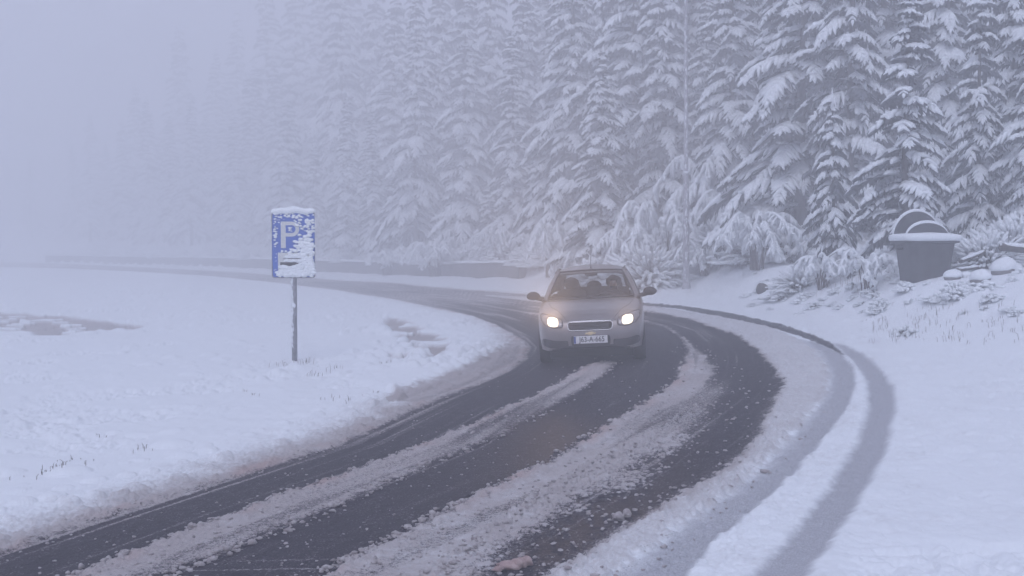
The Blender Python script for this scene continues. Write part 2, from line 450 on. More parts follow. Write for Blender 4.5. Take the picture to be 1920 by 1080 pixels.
h = h + sstep(-3, 1, s_tree) * 0.20 * fbm(X * 0.7, Y * 0.7, 140, 3) + sstep(-9, -4, s_tree) * (X > 4) * 0.05 * fbm(X * 2, Y * 2, 141, 3)
Zg = Z0 + h
V = np.stack([X, Y, Zg], -1).astype(np.float32)
ii, jj = np.meshgrid(np.arange(rows - 1), np.arange(cols - 1), indexing='ij')
a = (ii * cols + jj).ravel()
FQ = np.stack([a, a + 1, a + cols + 1, a + cols], -1)
rf, cf, pf = road[FQ].mean(1), cov[FQ].mean(1), pud[FQ].mean(1)
tf = track[FQ].mean(1)
rcf = cov_road[FQ].mean(1)
oo = trackO[FQ].mean(1)
cls = np.where(pf > 0.5, 3, np.where((rf > 0.5), np.where(rcf > 0.62, 2, 1), np.where(oo > 0.5, 1, np.where(tf > 0.5, 4, 0))))

def ground_mat():
    m = bpy.data.materials.new('ground_cover')
    m.use_nodes = True
    N, L = m.node_tree.nodes, m.node_tree.links
    p = N['Principled BSDF']
    geo = N.new('ShaderNodeNewGeometry')
    def attr(n):
        a = N.new('ShaderNodeAttribute'); a.attribute_name = n
        return a.outputs['Fac']
    def noise(sc, det=4, rough=0.6):
        n = N.new('ShaderNodeTexNoise'); n.inputs['Scale'].default_value = sc; n.inputs['Detail'].default_value = det; n.inputs['Roughness'].default_value = rough
        L.new(geo.outputs['Position'], n.inputs['Vector'])
        return n.outputs[0]
    def math_(op, a, b=None, c=None):
        n = N.new('ShaderNodeMath'); n.operation = op
        for i, x in enumerate((a, b, c)):
            if x is None: continue
            if isinstance(x, (int, float)): n.inputs[i].default_value = x
            else: L.new(x, n.inputs[i])
        return n.outputs[0]
    def mix(f, a, b):
        n = N.new('ShaderNodeMix'); n.data_type = 'RGBA'
        if isinstance(f, float): n.inputs['Factor'].default_value = f
        else: L.new(f, n.inputs['Factor'])
        for k, x in (('A', a), ('B', b)):
            if isinstance(x, tuple): n.inputs[k].default_value = (*x, 1)
            else: L.new(x, n.inputs[k])
        return n.outputs['Result']
    def rng(v, a, b, c=0.0, d=1.0):
        n = N.new('ShaderNodeMapRange'); n.interpolation_type = 'SMOOTHSTEP'
        L.new(v, n.inputs[0]); n.inputs[1].default_value = a; n.inputs[2].default_value = b; n.inputs[3].default_value = c; n.inputs[4].default_value = d
        return n.outputs[0]
    n_s, n_m, n_f, n_g = noise(9), noise(38), noise(110, 3), noise(70, 2, .5)
    cov_, dirt_, trk, wet, pnk = attr('cover'), attr('dirt'), attr('track'), attr('puddle'), attr('pink')
    grain = math_('ADD', math_('MULTIPLY', n_f, 0.55), math_('MULTIPLY', n_m, 0.45))
    c_eff = rng(math_('ADD', cov_, math_('MULTIPLY', math_('SUBTRACT', grain, 0.5), 2.0)), 0.28, 0.68)
    speck = rng(n_g, 0.60, 0.68)
    speck = math_('MULTIPLY', speck, rng(n_s, 0.42, 0.62))
    c_eff = math_('MAXIMUM', c_eff, math_('MULTIPLY', speck, 0.7))
    asph = mix(rng(n_g, 0.35, 0.65), (0.006, 0.004, 0.009), (0.034, 0.027, 0.044))
    clean = mix(n_s, (0.79, 0.825, 0.86), (0.83, 0.86, 0.885))
    slush = mix(n_m, (0.27, 0.24, 0.245), (0.52, 0.48, 0.475))
    d_eff = rng(math_('ADD', dirt_, math_('MULTIPLY', math_('SUBTRACT', n_m, 0.5), 0.5)), 0.05, 0.75)
    sn = mix(d_eff, clean, slush)
    sn = mix(math_('MULTIPLY', pnk, 0.75), sn, (0.40, 0.27, 0.25))
    packed = mix(rng(n_f, 0.35, 0.65), (0.33, 0.335, 0.365), (0.50, 0.51, 0.545))
    sn = mix(trk, sn, packed)
    col = mix(c_eff, asph, sn)
    mud = mix(n_m, (0.30, 0.26, 0.255), (0.42, 0.38, 0.375))
    col = mix(wet, col, mud)
    L.new(col, p.inputs['Base Color'])
    ro = math_('ADD', math_('MULTIPLY', c_eff, 0.22), 0.58)
    ro = math_('SUBTRACT', ro, math_('MULTIPLY', wet, 0.45))
    L.new(ro, p.inputs['Roughness'])
    p.inputs['Specular IOR Level'].default_value = 0.14
    b = N.new('ShaderNodeBump'); b.inputs['Distance'].default_value = 0.012
    L.new(math_('MULTIPLY', rng(wet, 0.0, 0.6, 1.0, 0.05), 0.55), b.inputs['Strength'])
    L.new(math_('ADD', math_('MULTIPLY', n_f, 0.6), n_m), b.inputs['Height'])
    L.new(b.outputs[0], p.inputs['Normal'])
    return m
M_GROUND = ground_mat()
ATTR = {'cover': cov, 'dirt': dirt, 'track': track, 'puddle': pud, 'pink': pink}
def ground_part(name, k, kind):
    F = FQ[cls == k]
    if not len(F): return
    u, invx = np.unique(F, return_inverse=True)
    me = np_mesh(name, V[u], [invx.reshape(F.shape)], M_GROUND)
    for n, arr in ATTR.items():
        at_ = me.attributes.new(n, 'FLOAT', 'POINT')
        at_.data.foreach_set('value', arr[u].astype(np.float32))
    return tag(link(name, me), kind=kind)
ground_part('snowy_ground', 0, 'structure')
ground_part('road', 1, 'structure')
ground_part('slush', 2, 'stuff')
ground_part('puddle', 3, 'structure')
ground_part('tyre_tracks', 4, 'structure')

def ground_z(x, y):
    """height of the finished snow surface near (x, y)"""
    r = np.searchsorted(yr, y); r = int(np.clip(r, 1, rows - 1))
    r = r if abs(yr[r] - y) < abs(yr[r - 1] - y) else r - 1
    c = int(np.clip(np.searchsorted(tx, x / max(yr[r], 4.0)), 0, cols - 1))
    return float(Zg[r * cols + c])

# ------------------------------------------------------------------ fog: one closed box of even air
hz = MB(); hz.box((0, 112, 21), (520, 372, 62))
M_HAZE = bpy.data.materials.new('fog')
M_HAZE.use_nodes = True
hn, hl = M_HAZE.node_tree.nodes, M_HAZE.node_tree.links
hn.clear()
pv = hn.new('ShaderNodeVolumePrincipled')
pv.inputs['Color'].default_value = (0.93, 0.94, 0.97, 1)
pv.inputs['Density'].default_value = 0.0157
ho = hn.new('ShaderNodeOutputMaterial')
hl.new(pv.outputs[0], ho.inputs['Volume'])
tag(hz.build('haze', M_HAZE, smooth=False), kind='stuff')
# ------------------------------------------------------------------ snow laden spruces
def spruce_branch(L, seed, lod=1.0):
    """one drooping bough: (foliage arrays, snow arrays), pointing along +x from the trunk"""
    k = np.random.default_rng(seed)
    fo, sn = MB(), MB()
    dr = k.uniform(0.22, 0.46); up = k.uniform(0.0, 0.25); bend = k.uniform(-0.12, 0.12)
    def spine(t):
        t = np.asarray(t, float)
        return np.stack([L * t * (1 - 0.10 * t * t), L * bend * t * t, L * (up * t - (up + dr) * t ** 2.0)], -1)
    ts = np.linspace(0, 1, 7)
    P = spine(ts)
    fo.tube(P, 0.03 * (1 - 0.8 * ts) + 0.008, 4, cap=False)
    n = max(5, int(L / 0.135 * lod))
    for i in range(n):
        t = 0.14 + 0.86 * (i + k.uniform(-.3, .3)) / (n - 1); t = min(max(t, 0.1), 1.0)
        for sgn in ((1, -1) if t < 0.97 else (0,)):
            b = spine(t)
            l = (0.31 * L * (1 - t) ** 0.8 * (0.35 + 0.65 * min(1, t / 0.3)) + 0.16) * k.uniform(0.75, 1.2)
            ang = k.uniform(0.65, 1.05) * sgn + bend
            h = np.array([math.cos(ang), math.sin(ang), 0])
            slope = np.array([0, 0, up - 2 * (up + dr) * t]) * math.cos(ang)
            u = np.linspace(0, 1, 4)
            sag = k.uniform(0.25, 0.6)
            T = b + l * (u[:, None] * (h + slope * 0.8) - np.array([0, 0, 1]) * (sag * u ** 1.8)[:, None])
            w = k.uniform(0.045, 0.07)
            fo.tube(T - [0, 0, 0.035], w * np.array([0.7, 1.0, 0.85, 0.2]), 4, squash=1.3, cap=False)
            # needles hanging below the twig
            for q in (1, 2):
                hl_ = k.uniform(0.10, 0.26)
                a_ = T[q] - [0, 0, 0.03]
                e_ = a_ + np.array([k.uniform(-.05, .05), k.uniform(-.05, .05), -hl_])
                wd = h * 0.05
                fo.add([a_ - wd, a_ + wd, e_], None, [[0, 1, 2]])
            if k.random() < 0.92:
                r = k.uniform(0.045, 0.072) * (1.15 - 0.45 * t) * (0.75 + 0.25 * min(L, 2))
                sn.tube(T + [0, 0, 0.028], r * np.array([1.25, 1.15, 0.95, 0.30]) * k.uniform(0.85, 1.15, 4) * 1.15, 5, squash=0.9)
                if k.random() < 0.25 and L > .6:
                    r2 = r * k.uniform(1.3, 1.9)
                    sn.blob(T[2] * .6 + T[1] * .4 + [0, 0, .03], (r2, r2, r2 * .75), 1, .25, int(k.integers(9999)), .8)
    m = max(3, int(L / 0.30))
    for i in range(m):
        t = (i + 0.7 + k.uniform(-.2, .2)) / m
        c = spine(min(t, .98)) + [0, k.uniform(-.04, .04), 0.05]
        s_ = (0.13 - 0.05 * t) * k.uniform(0.7, 1.3) * (0.6 + 0.3 * min(L, 2))
        sn.blob(c, (s_ * 1.3, s_ * 1.05, s_ * 0.62), 1, 0.22, seed * 31 + i, 0.6)
    return fo.arrays(), sn.arrays()

BR = {}
for key, L, cnt in (('xl', 2.6, 4), ('l', 1.9, 5), ('m', 1.3, 5), ('s', 0.8, 5), ('xs', 0.42, 4)):
    BR[key] = [(L, *spruce_branch(L, 100 * len(key) + 7 * j + int(L * 50))) for j in range(cnt)]

def make_spruce(H, W, seed, step=0.46, dens=1.0, bare=0.03, gaps=0.08, ragged=0.0):
    """meshes (trunk, foliage, snow) of a spruce H tall with boughs W long at its foot"""
    k = np.random.default_rng(seed)
    tr, fo, sn = MB(), MB(), MB()
    lean = k.uniform(-.01, .01, 2)
    zs = np.linspace(-0.4, H * 0.99, 10)
    axis = lambda z: np.array([lean[0] * z + 0.06 * math.sin(z * 0.5 + seed), lean[1] * z, z])
    tr.tube([axis(z) for z in zs], (0.013 * H + 0.02) * (1 - np.linspace(0, 1, 10)) + 0.015, 8)
    z = H * bare + 0.25
    while z < H - 0.10:
        f = (z / H)
        Lt = W * ((1 - f) ** 0.85) * (0.82 + 0.18 * min(1, f / 0.12)) + 0.10
        nb = int(max(4, (4.6 + 1.7 * Lt) * dens))
        ph = k.uniform(0, 6.28)
        for i in range(nb):
            if k.random() < gaps: continue
            az = ph + i * 2 * PI / nb + k.uniform(-.28, .28)
            L = Lt * k.uniform(0.58, 1.18) * (1 + (.12 + ragged) * math.cos(az - seed - z * .35)) * (1 + ragged * math.sin(z * 1.7 + seed))
            key = 'xl' if L > 2.2 else 'l' if L > 1.55 else 'm' if L > 1.0 else 's' if L > 0.6 else 'xs'
            L0, bf, bs = BR[key][k.integers(len(BR[key]))]
            sc = L / L0
            tilt = (f - 0.30) * 0.42 + k.uniform(-.12, .12)          # upper boughs reach upward
            M = np.array(Matrix.Rotation(az, 4, 'Z') @ Matrix.Rotation(-tilt, 4, 'Y') @ Matrix.Rotation(k.uniform(-.2, .2), 4, 'X'))
            M[:3, :3] = M[:3, :3] * sc
            M[:3, 3] = axis(z + k.uniform(-.14, .14))
            fo.put(bf, M)
            if k.random() < 0.92: sn.put(bs, M)
        z += step * 0.86 * (0.55 + 0.5 * min(1, Lt / 1.4)) * k.uniform(0.85, 1.15)
    top = axis(H * 0.985)
    sn.tube([top - [0, 0, 0.35], top - [0, 0, .1], top + [0, 0, 0.22]], [0.07, 0.06, 0.015], 5)
    def cook(mb, n, m):
        V_, Q_, T_ = mb.arrays()
        return np_mesh(n, V_, [Q_, T_], m)
    return cook(tr, 'trunk', M_BARK), cook(fo, 'foliage', M_NEEDLE), cook(sn, 'snow_load', M_SNOW), H

SPRUCE = {
    'tall': make_spruce(15.0, 2.9, 1, 0.52, 0.82, 0.05),
    'ragged': make_spruce(16.0, 2.9, 9, 0.56, 0.85, 0.10, .16, .10),
    'dense': make_spruce(12.0, 2.2, 12, 0.42, .9, 0.02, .05, .10),
    'broad': make_spruce(11.0, 2.6, 2, 0.50, 0.85),
    'slim': make_spruce(9.0, 1.7, 3, 0.46, 0.9),
    'young': make_spruce(5.0, 1.25, 4, 0.42, 0.95),
}
print('TRIS spruce', {k_: sum(len(m.polygons) for m in v_[:3]) for k_, v_ in SPRUCE.items()})

def plant_spruce(kind, loc, height, rz, label, group=None, widen=1.0, name='spruce_tree'):
    tr, fo, sn, H = SPRUCE[kind]
    t = empty(name, loc, rz, label, 'tree', group)
    s = height / H
    t.scale = (s * widen, s * widen, s)
    for n, m in (('trunk', tr), ('foliage', fo), ('snow_load', sn)): link(n, m, t)
    return t

# every tree one can make out: (bearing px, distance, kind, height, width factor, label)
TREES = [
    (1130, 55, 'broad', 10.6, .95, 'full snow-laden spruce with a pointed top between the car roof and the lamp post'),
    (1015, 61, 'slim', 8.2, 1.15, 'narrow pale spruce just left of the full pointed one above the car'),
    (960, 68, 'tall', 15.0, .9, 'tall hazy spruce reaching the top of the picture above the end of the retaining wall'),
    (1045, 72, 'ragged', 18.5, .8, 'very tall dim spruce behind the full pointed one above the car'),
    (915, 76, 'young', 5.4, 1.0, 'small spruce standing over the right end of the retaining wall'),
    (845, 78, 'slim', 7.6, .9, 'slender white spruce over the middle of the retaining wall, right of its pale neighbour'),
    (870, 88, 'tall', 21, .85, 'tall misty spruce rising behind the slender white one above the wall'),
    (780, 86, 'ragged', 21.5, .8, 'tall pale spruce whose dark stem shows above the middle of the wall'),
    (735, 88, 'slim', 8.2, 1.0, 'short spruce behind the drooping shrubs, left of the slender white one'),
    (700, 97, 'ragged', 11.5, .85, 'fading spruce of medium height two trees right of the parking sign'),
    (650, 98, 'dense', 12.5, .9, 'pointed pale spruce right beside the parking sign, first on its right'),
    (590, 104, 'slim', 9.5, .9, 'small ghostly spruce directly behind the right edge of the parking sign'),
    (540, 108, 'broad', 13.5, .9, 'broad ghostly spruce rising straight above the parking sign'),
    (640, 118, 'tall', 29, .75, 'very tall grey spruce in the fog behind the pointed one beside the sign'),
    (1240, 58, 'dense', 17.5, .85, 'tall dim spruce just left of the lamp post'),
    (1275, 66, 'tall', 19.0, .9, 'dim spruce mostly hidden behind the lamp post, further back'),
    (1370, 50, 'tall', 15.8, .85, 'tall spruce with stacked white boughs just right of the lamp post'),
    (1325, 57, 'ragged', 12.6, .8, 'spruce squeezed in behind the lamp post and its stacked neighbour'),
    (1500, 40.5, 'ragged', 16.0, 1.0, 'biggest dark spruce with long slanting boughs right of centre'),
    (1440, 52, 'ragged', 17.0, .9, 'dim tall spruce in the gap left of the biggest dark one'),
    (1560, 31, 'young', 4.7, .72, 'small young spruce in front of the biggest dark one'),
    (1590, 38, 'tall', 14.5, .85, 'dark tall spruce between the biggest one and the tiered one'),
    (1700, 28.5, 'slim', 6.9, 1.12, 'tiered white spruce standing behind the waste container'),
    (1655, 44, 'dense', 15.5, .9, 'dark high spruce looming behind the tiered one, left side'),
    (1765, 38, 'tall', 14.5, .8, 'dark high spruce looming behind the tiered one, right side'),
    (1835, 30, 'slim', 7.4, .8, 'slim white spruce right of the waste container'),
    (1895, 33, 'ragged', 13.0, .8, 'dark spruce at the right end of the wood with white tips'),
    (1960, 29, 'broad', 9.0, .9, 'last spruce, cut by the right edge of the picture'),
    (470, 130, 'tall', 18, .9, 'thin grey spruce fading out, first on the left of the parking sign'),
    (425, 140, 'broad', 14, .9, 'blurred low spruce second on the left of the parking sign'),
    (340, 152, 'tall', 27, .75, 'tall spruce almost lost in the fog, third on the left of the sign'),
]
for i, (px, Yd, kind, H, w, lab) in enumerate(TREES):
    p = at(px, Yd)
    if px < 720: Yd *= 1.0 + .22 * (720 - px) / 300; H *= 1.12 + .15 * (720 - px) / 300; p = at(px, Yd)
    while p[0] < 3.0 and tree_s(np.array(p[0]), np.array(p[1])) < 2.6: Yd += .5; p = at(px, Yd)
    plant_spruce(kind, p, H, 1.7 * i + 0.3, lab, 'snow-laden spruces along the edge of the wood', w)
SHORT = ['pointed spruce above the car roof', 'narrow pale spruce left of the car roof', 'tall hazy spruce at the wall end', 'very tall dim spruce over the car',
         'small spruce at the wall end', 'slender white spruce over the wall', 'tall misty spruce over the wall', 'tall spruce with a dark stem', 'short spruce behind drooping shrubs',
         'fading medium spruce', 'pale spruce right of the parking sign', 'small ghostly spruce behind the sign', 'broad ghostly spruce above the sign', 'very tall grey spruce near the sign',
         'dim tall spruce left of the lamp post', 'hidden spruce behind the lamp post', 'stacked spruce right of the lamp post', 'squeezed spruce by the lamp post',
         'biggest dark spruce', 'dim spruce left of the biggest one', 'small young spruce', 'dark spruce beside the tiered one', 'tiered spruce behind the container',
         'looming dark spruce left of the container', 'looming dark spruce right of the container', 'slim spruce right of the container', 'white-tipped dark spruce far right', 'spruce at the right edge',
         'thin grey spruce left of the sign', 'blurred low spruce left of the sign', 'almost lost tall spruce']
used_labels = {}
def near_label(head, px, tails):
    j = min(range(len(TREES)), key=lambda q: abs(TREES[q][0] - px))
    d = px - TREES[j][0]
    side_ = 'right behind' if abs(d) < 12 else 'left of' if d < 0 else 'right of'
    lab = head + ' ' + side_ + ' the ' + SHORT[j]
    n = used_labels.get(lab, 0); used_labels[lab] = n + 1
    return lab if n == 0 else lab + ', ' + tails[min(n - 1, len(tails) - 1)]
# deeper rows, seen only as grey shapes between the nearer ones
back = [(980, 84, 20), (1100, 78, 20), (1175, 74, 20), (1215, 82, 22), (1330, 72, 20), (1400, 64, 19), (1475, 60, 18), (1545, 56, 18), (1620, 58, 18), (1715, 54, 17), (1800, 50, 17), (1860, 48, 16), (1930, 46, 16), (820, 100, 23), (740, 108, 24), (920, 96, 25), (1030, 92, 25), (1075, 66, 21), (1150, 64, 22), (1190, 60, 20), (1300, 60, 20), (1410, 54, 18), (1350, 80, 24), (1250, 92, 25), (1140, 98, 26), (885, 108, 27), (850, 116, 28), (780, 120, 28), (1460, 74, 22), (1520, 72, 21), (1580, 70, 21), (1640, 72, 21), (1690, 66, 20), (1760, 62, 19), (1820, 64, 19), (1880, 60, 18), (1000, 110, 27), (700, 126, 29), (1740, 44, 16), (1625, 47, 17), (1535, 45, 16.5), (1475, 44, 16)]
back.sort(key=lambda q: q[1])
for i, (px, Yd, H) in enumerate(back):
    plant_spruce(('tall', 'ragged', 'dense')[i % 3], at(px, Yd), H, 2.1 * i, near_label('dim rear spruce', px, ('further back', 'deepest one')), 'spruces deeper in the wood', .85)
ghost = [(255, 195, 26), (200, 200, 17), (140, 205, 17), (60, 215, 15), (300, 190, 17), (500, 165, 38), (560, 155, 38), (390, 170, 19), (440, 150, 17), (360, 160, 21), (480, 155, 24), (320, 165, 19), (280, 175, 22), (410, 185, 30), (230, 190, 20), (170, 195, 22), (520, 150, 24), (450, 190, 36), (340, 195, 33), (600, 150, 36), (660, 145, 36)]
for i, (px, Yd, H) in enumerate(ghost):
    plant_spruce('ragged' if i % 2 else 'tall', at(px, Yd), H, 1.3 * i, near_label('faint fog-swallowed spruce', px, ('second one', 'third one', 'fourth one', 'fifth one', 'sixth one', 'outermost one')), 'spruces swallowed by the fog', .85)
# ------------------------------------------------------------------ the car (local frame: front towards -y)
M_PAINT = mat('silver_beige_paint', (0.21, 0.19, 0.195), 0.30, 0.45, noise=0.10, nscale=3, coat=0.5)
M_BLACK = mat('black_plastic', (0.022, 0.020, 0.024), 0.55, bump=0.15, bscale=120)
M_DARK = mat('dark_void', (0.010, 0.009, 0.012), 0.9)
M_RUBBER = mat('rubber', (0.018, 0.017, 0.019), 0.8, noise=0.3, nscale=20)
M_RIM = mat('wheel_rim', (0.30, 0.30, 0.32), 0.45, 0.6)
M_CHROME = mat('chrome', (0.60, 0.60, 0.62), 0.22, 0.9)
M_GOLD = mat('gold_emblem', (0.62, 0.50, 0.30), 0.4, 0.4)
M_PLATE = mat('plate_white', (0.72, 0.72, 0.74), 0.5)
M_PLATEBLUE = mat('plate_blue', (0.03, 0.07, 0.30), 0.5)
M_INK = mat('plate_ink', (0.015, 0.015, 0.02), 0.6)
M_SEAT = mat('seat_cloth', (0.045, 0.043, 0.050), 0.9, noise=0.2, nscale=30)
M_LENS = mat('lamp_housing', (0.20, 0.19, 0.20), 0.25, 0.5, coat=0.6)
M_LAMP = mat('lit_lamp', (1, 0.95, 0.85), 0.4, emit=(1.0, 0.84, 0.60), estr=1.9)
def glass_mat(name, tint, refl):
    m = bpy.data.materials.new(name); m.use_nodes = True
    N, L = m.node_tree.nodes, m.node_tree.links
    N.clear()
    o = N.new('ShaderNodeOutputMaterial'); mx = N.new('ShaderNodeMixShader'); t = N.new('ShaderNodeBsdfTransparent'); g = N.new('ShaderNodeBsdfGlossy')
    fr = N.new('ShaderNodeLayerWeight'); fr.inputs['Blend'].default_value = refl
    t.inputs[0].default_value = (*tint, 1); g.inputs['Roughness'].default_value = 0.06
    L.new(fr.outputs['Fresnel'], mx.inputs[0]); L.new(t.outputs[0], mx.inputs[1]); L.new(g.outputs[0], mx.inputs[2]); L.new(mx.outputs[0], o.inputs[0])
    return m
M_GLASS = glass_mat('window_glass', (0.74, 0.76, 0.78), 0.22)

cpx = unproject(1124, 674)
car_xy = (float(cpx[0]), float(cpx[1] + 1.0))
nx = (base_z(car_xy[0] + .7, car_xy[1]) - base_z(car_xy[0] - .7, car_xy[1])) / 1.4
car = empty('car', (car_xy[0], car_xy[1], float(base_z(*car_xy)) + 0.004), 0,
            'silver-beige small hatchback with lit headlights driving down the slushy road', 'car')
CAR_YAW = math.radians(-5.5)
car.scale = (1.02, 1.02, 1.03)
car.rotation_euler = (Matrix.Rotation(-math.atan(nx), 3, 'Y') @ Matrix.Rotation(CAR_YAW, 3, 'Z')).to_euler()

WF, WR, WRAD = -1.16, 1.32, 0.292
st = np.array([  # y, half width, bottom, shoulder, top, roundness
    (-1.970, .40, .31, .47, .575, 2.6), (-1.955, .55, .27, .50, .635, 2.6), (-1.93, .64, .255, .53, .680, 2.8), (-1.88, .705, .25, .56, .728, 3.0),
    (-1.80, .755, .255, .60, .778, 3.2), (-1.65, .808, .26, .67, .845, 3.4), (-1.35, .836, .21, .745, .925, 3.6), (-1.05, .84, .20, .80, .985, 3.8),
    (-0.80, .84, .20, .84, 1.0, 4.0), (-0.2, .84, .20, .86, 1.0, 4.2), (0.8, .84, .20, .87, 1.01, 4.2), (1.5, .83, .21, .87, 1.02, 4.0),
    (1.75, .80, .24, .84, 1.01, 3.4), (1.88, .75, .28, .78, .97, 3.0), (1.94, .66, .33, .70, .90, 2.6)])
ys = np.unique(np.round(np.concatenate([np.linspace(-1.97, -1.80, 12), np.arange(-1.80, 1.80, 0.03), np.linspace(1.80, 1.94, 6)]), 4))
def stv(c):
    v = np.interp(ys, st[:, 0], st[:, c])
    for _ in range(2): v[1:-1] = 0.25 * v[:-2] + 0.5 * v[1:-1] + 0.25 * v[2:]
    return v
w_, zb_, zs_, zt_, n_ = (stv(c) for c in range(1, 6))
def arch(y, y0):
    r = 0.345
    d = np.clip(r * r - (y - y0) ** 2, 0, None)
    return np.where(np.abs(y - y0) < r, np.sqrt(d) + WRAD - 0.02, 0)
zb_a = np.maximum(zb_, np.maximum(arch(ys, WF), arch(ys, WR)))
K1, K2 = 9, 16
half = []
for i in range(len(ys)):
    u = np.linspace(0, 1, K1)[:-1]
    z = zb_a[i] + (zs_[i] - zb_a[i]) * u
    x = w_[i] - 0.045 * np.clip((zs_[i] - z) / (zs_[i] - 0.2), 0, 1) ** 2 + 0.006 * np.sin(np.clip((z - 0.2) / 0.6, 0, 1) * PI)
    t = np.linspace(0, PI / 2, K2)
    x2 = w_[i] * np.cos(t) ** (2 / n_[i]); z2 = zs_[i] + (zt_[i] - zs_[i]) * np.sin(t) ** (2 / n_[i])
    half.append(np.stack([np.concatenate([x, x2]), np.full(K1 - 1 + K2, ys[i]), np.concatenate([z, z2])], -1))
half = np.array(half)
full = np.concatenate([half * [-1, 1, 1], half[:, ::-1][:, 1:]], axis=1)            # left sill -> roof line -> right sill
m_, nn = full.shape[:2]
ii, jj = np.meshgrid(np.arange(m_ - 1), np.arange(nn - 1), indexing='ij')
aa = (ii * nn + jj).ravel()
Qb = np.stack([aa, aa + nn, aa + nn + 1, aa + 1], -1)
Vb = full.reshape(-1, 3)
cc = Vb[Qb].mean(1)
deck = (cc[:, 1] > -0.82) & (cc[:, 1] < 1.62) & (np.abs(cc[:, 0]) < 0.735) & (cc[:, 2] > 0.9)
Qb = Qb[~deck]
def cap(i, flip):
    c = len(Vc)
    Vc.append(np.array([0, ys[i] + (-0.012 if i == 0 else 0.012), full[i, :, 2].mean()]))
    r = i * nn + np.arange(nn); r2 = np.roll(r, -1)
    return np.stack([np.full(nn, c), r, r2] if not flip else [np.full(nn, c), r2, r], -1)
Vc = [v for v in Vb]
Tb = np.concatenate([cap(0, False), cap(m_ - 1, True)])
me = np_mesh('body', np.array(Vc), [Qb, Tb], M_PAINT)
body = link('body', me, car)
bvh = BVHTree.FromPolygons([Vector(v) for v in Vc], [tuple(f) for f in Qb.tolist()] + [tuple(f) for f in Tb.tolist()])
def front(x, z, off=0.0):
    h = bvh.ray_cast(Vector((x, -4, z)), Vector((0, 1, 0)))
    if h[0] is None:
        h = bvh.find_nearest(Vector((x, -1.9, z)))
        return np.array(h[0]) + np.array([0, -off, 0])
    n = np.array(h[1]); n = n if n[1] < 0 else -n
    return np.array(h[0]) + n * off
def topp(x, y, off=0.0):
    h = bvh.ray_cast(Vector((x, y, 3)), Vector((0, 0, -1)))
    return np.array(h[0]) + np.array([0, 0, off]) if h[0] is not None else np.array([x, y, 1.0])
def dense(outline, n):
    P = np.array(outline + outline[:1], float)
    s = np.concatenate([[0], np.cumsum(np.linalg.norm(np.diff(P, axis=0), axis=1))])
    t = np.linspace(0, s[-1], n, endpoint=False)
    return np.stack([np.interp(t, s, P[:, 0]), np.interp(t, s, P[:, 1])], -1)
def soften(P, k=2):
    for _ in range(k): P = 0.25 * np.roll(P, 1, 0) + 0.5 * P + 0.25 * np.roll(P, -1, 0)
    return P
def patch(name, outline, m, off, parent, n=40, rings=6, dome=0.0, soft=2, center=None):
    """a plate that follows the front of the body, its rim sunk into the paint"""
    O = soften(dense(outline, n), soft)
    c = O.mean(0) if center is None else np.array(center)
    mb = MB(); V = [front(*c, off + dome)]
    for r in range(1, rings + 1):
        f = r / rings
        for p in O:
            q = c + (p - c) * f
            V.append(front(*q, off + dome * (1 - f * f)))
    for p in O: V.append(front(*p, -0.012))
    T = [[0, 1 + (i + 1) % n, 1 + i] for i in range(n)]
    Q = [[1 + r * n + i, 1 + r * n + (i + 1) % n, 1 + (r + 1) * n + (i + 1) % n, 1 + (r + 1) * n + i] for r in range(rings) for i in range(n)]
    mb.add(np.array(V), Q, T)
    return mb.build(name, m, parent)
def ring(name, outline, m, r, parent, n=48, soft=2, off=0.004):
    O = soften(dense(outline, n), soft); O = np.concatenate([O, O[:1]])
    mb = MB(); mb.tube([front(*p, off) for p in O], r, 5, cap=False)
    return mb.build(name, m, parent)
def mir(o): return [(-x, z) for x, z in o]
rect = lambda x0, x1, z0, z1: [(x0, z0), (x1, z0), (x1, z1), (x0, z1)]

HL = [(.43, .60), (.415, .66), (.44, .725), (.56, .765), (.68, .80), (.775, .815), (.785, .775), (.765, .71), (.70, .64), (.58, .592)]
for s in (1, -1):
    o = HL if s > 0 else mir(HL)
    h = patch('headlight', o, M_LENS, 0.006, car, dome=0.012, soft=1)
    cx = 0.575 * s
    lamp = [(cx + 0.084 * math.copysign(abs(math.cos(a_)) ** .7, math.cos(a_)), 0.678 + 0.064 * math.copysign(abs(math.sin(a_)) ** .7, math.sin(a_)) + .14 * s * .098 * math.cos(a_)) for a_ in np.linspace(0, 2 * PI, 24, endpoint=False)]
    patch('lit_lamp', lamp, M_LAMP, 0.020, h, n=28, rings=4, dome=0.012, soft=0)
    ring('seam', o, M_BLACK, 0.005, h)
    ld = bpy.data.lights.new('headlight_beam', 'SPOT')
    ld.energy = 1100 if s < 0 else 380
    ld.color = (1.0, 0.66, 0.42)
    ld.spot_size = math.radians(82); ld.spot_blend = 1.0; ld.shadow_soft_size = 0.07
    lo = bpy.data.objects.new('headlight_beam', ld); C.objects.link(lo)
    lo.parent = car; lo.location = (cx, -2.02, 0.672); lo.rotation_euler = (math.radians(90 - 14), 0, math.radians(180))
    lo.rotation_euler = Vector((0.0, -1, 0.62)).to_track_quat('-Z', 'Y').to_euler()
    FG = [(.35, .40), (.56, .405), (.735, .445), (.765, .40), (.755, .335), (.66, .30), (.50, .275), (.345, .265)]
    f = patch('fog_lamp_recess', FG if s > 0 else mir(FG), M_BLACK, 0.004, car, soft=1)

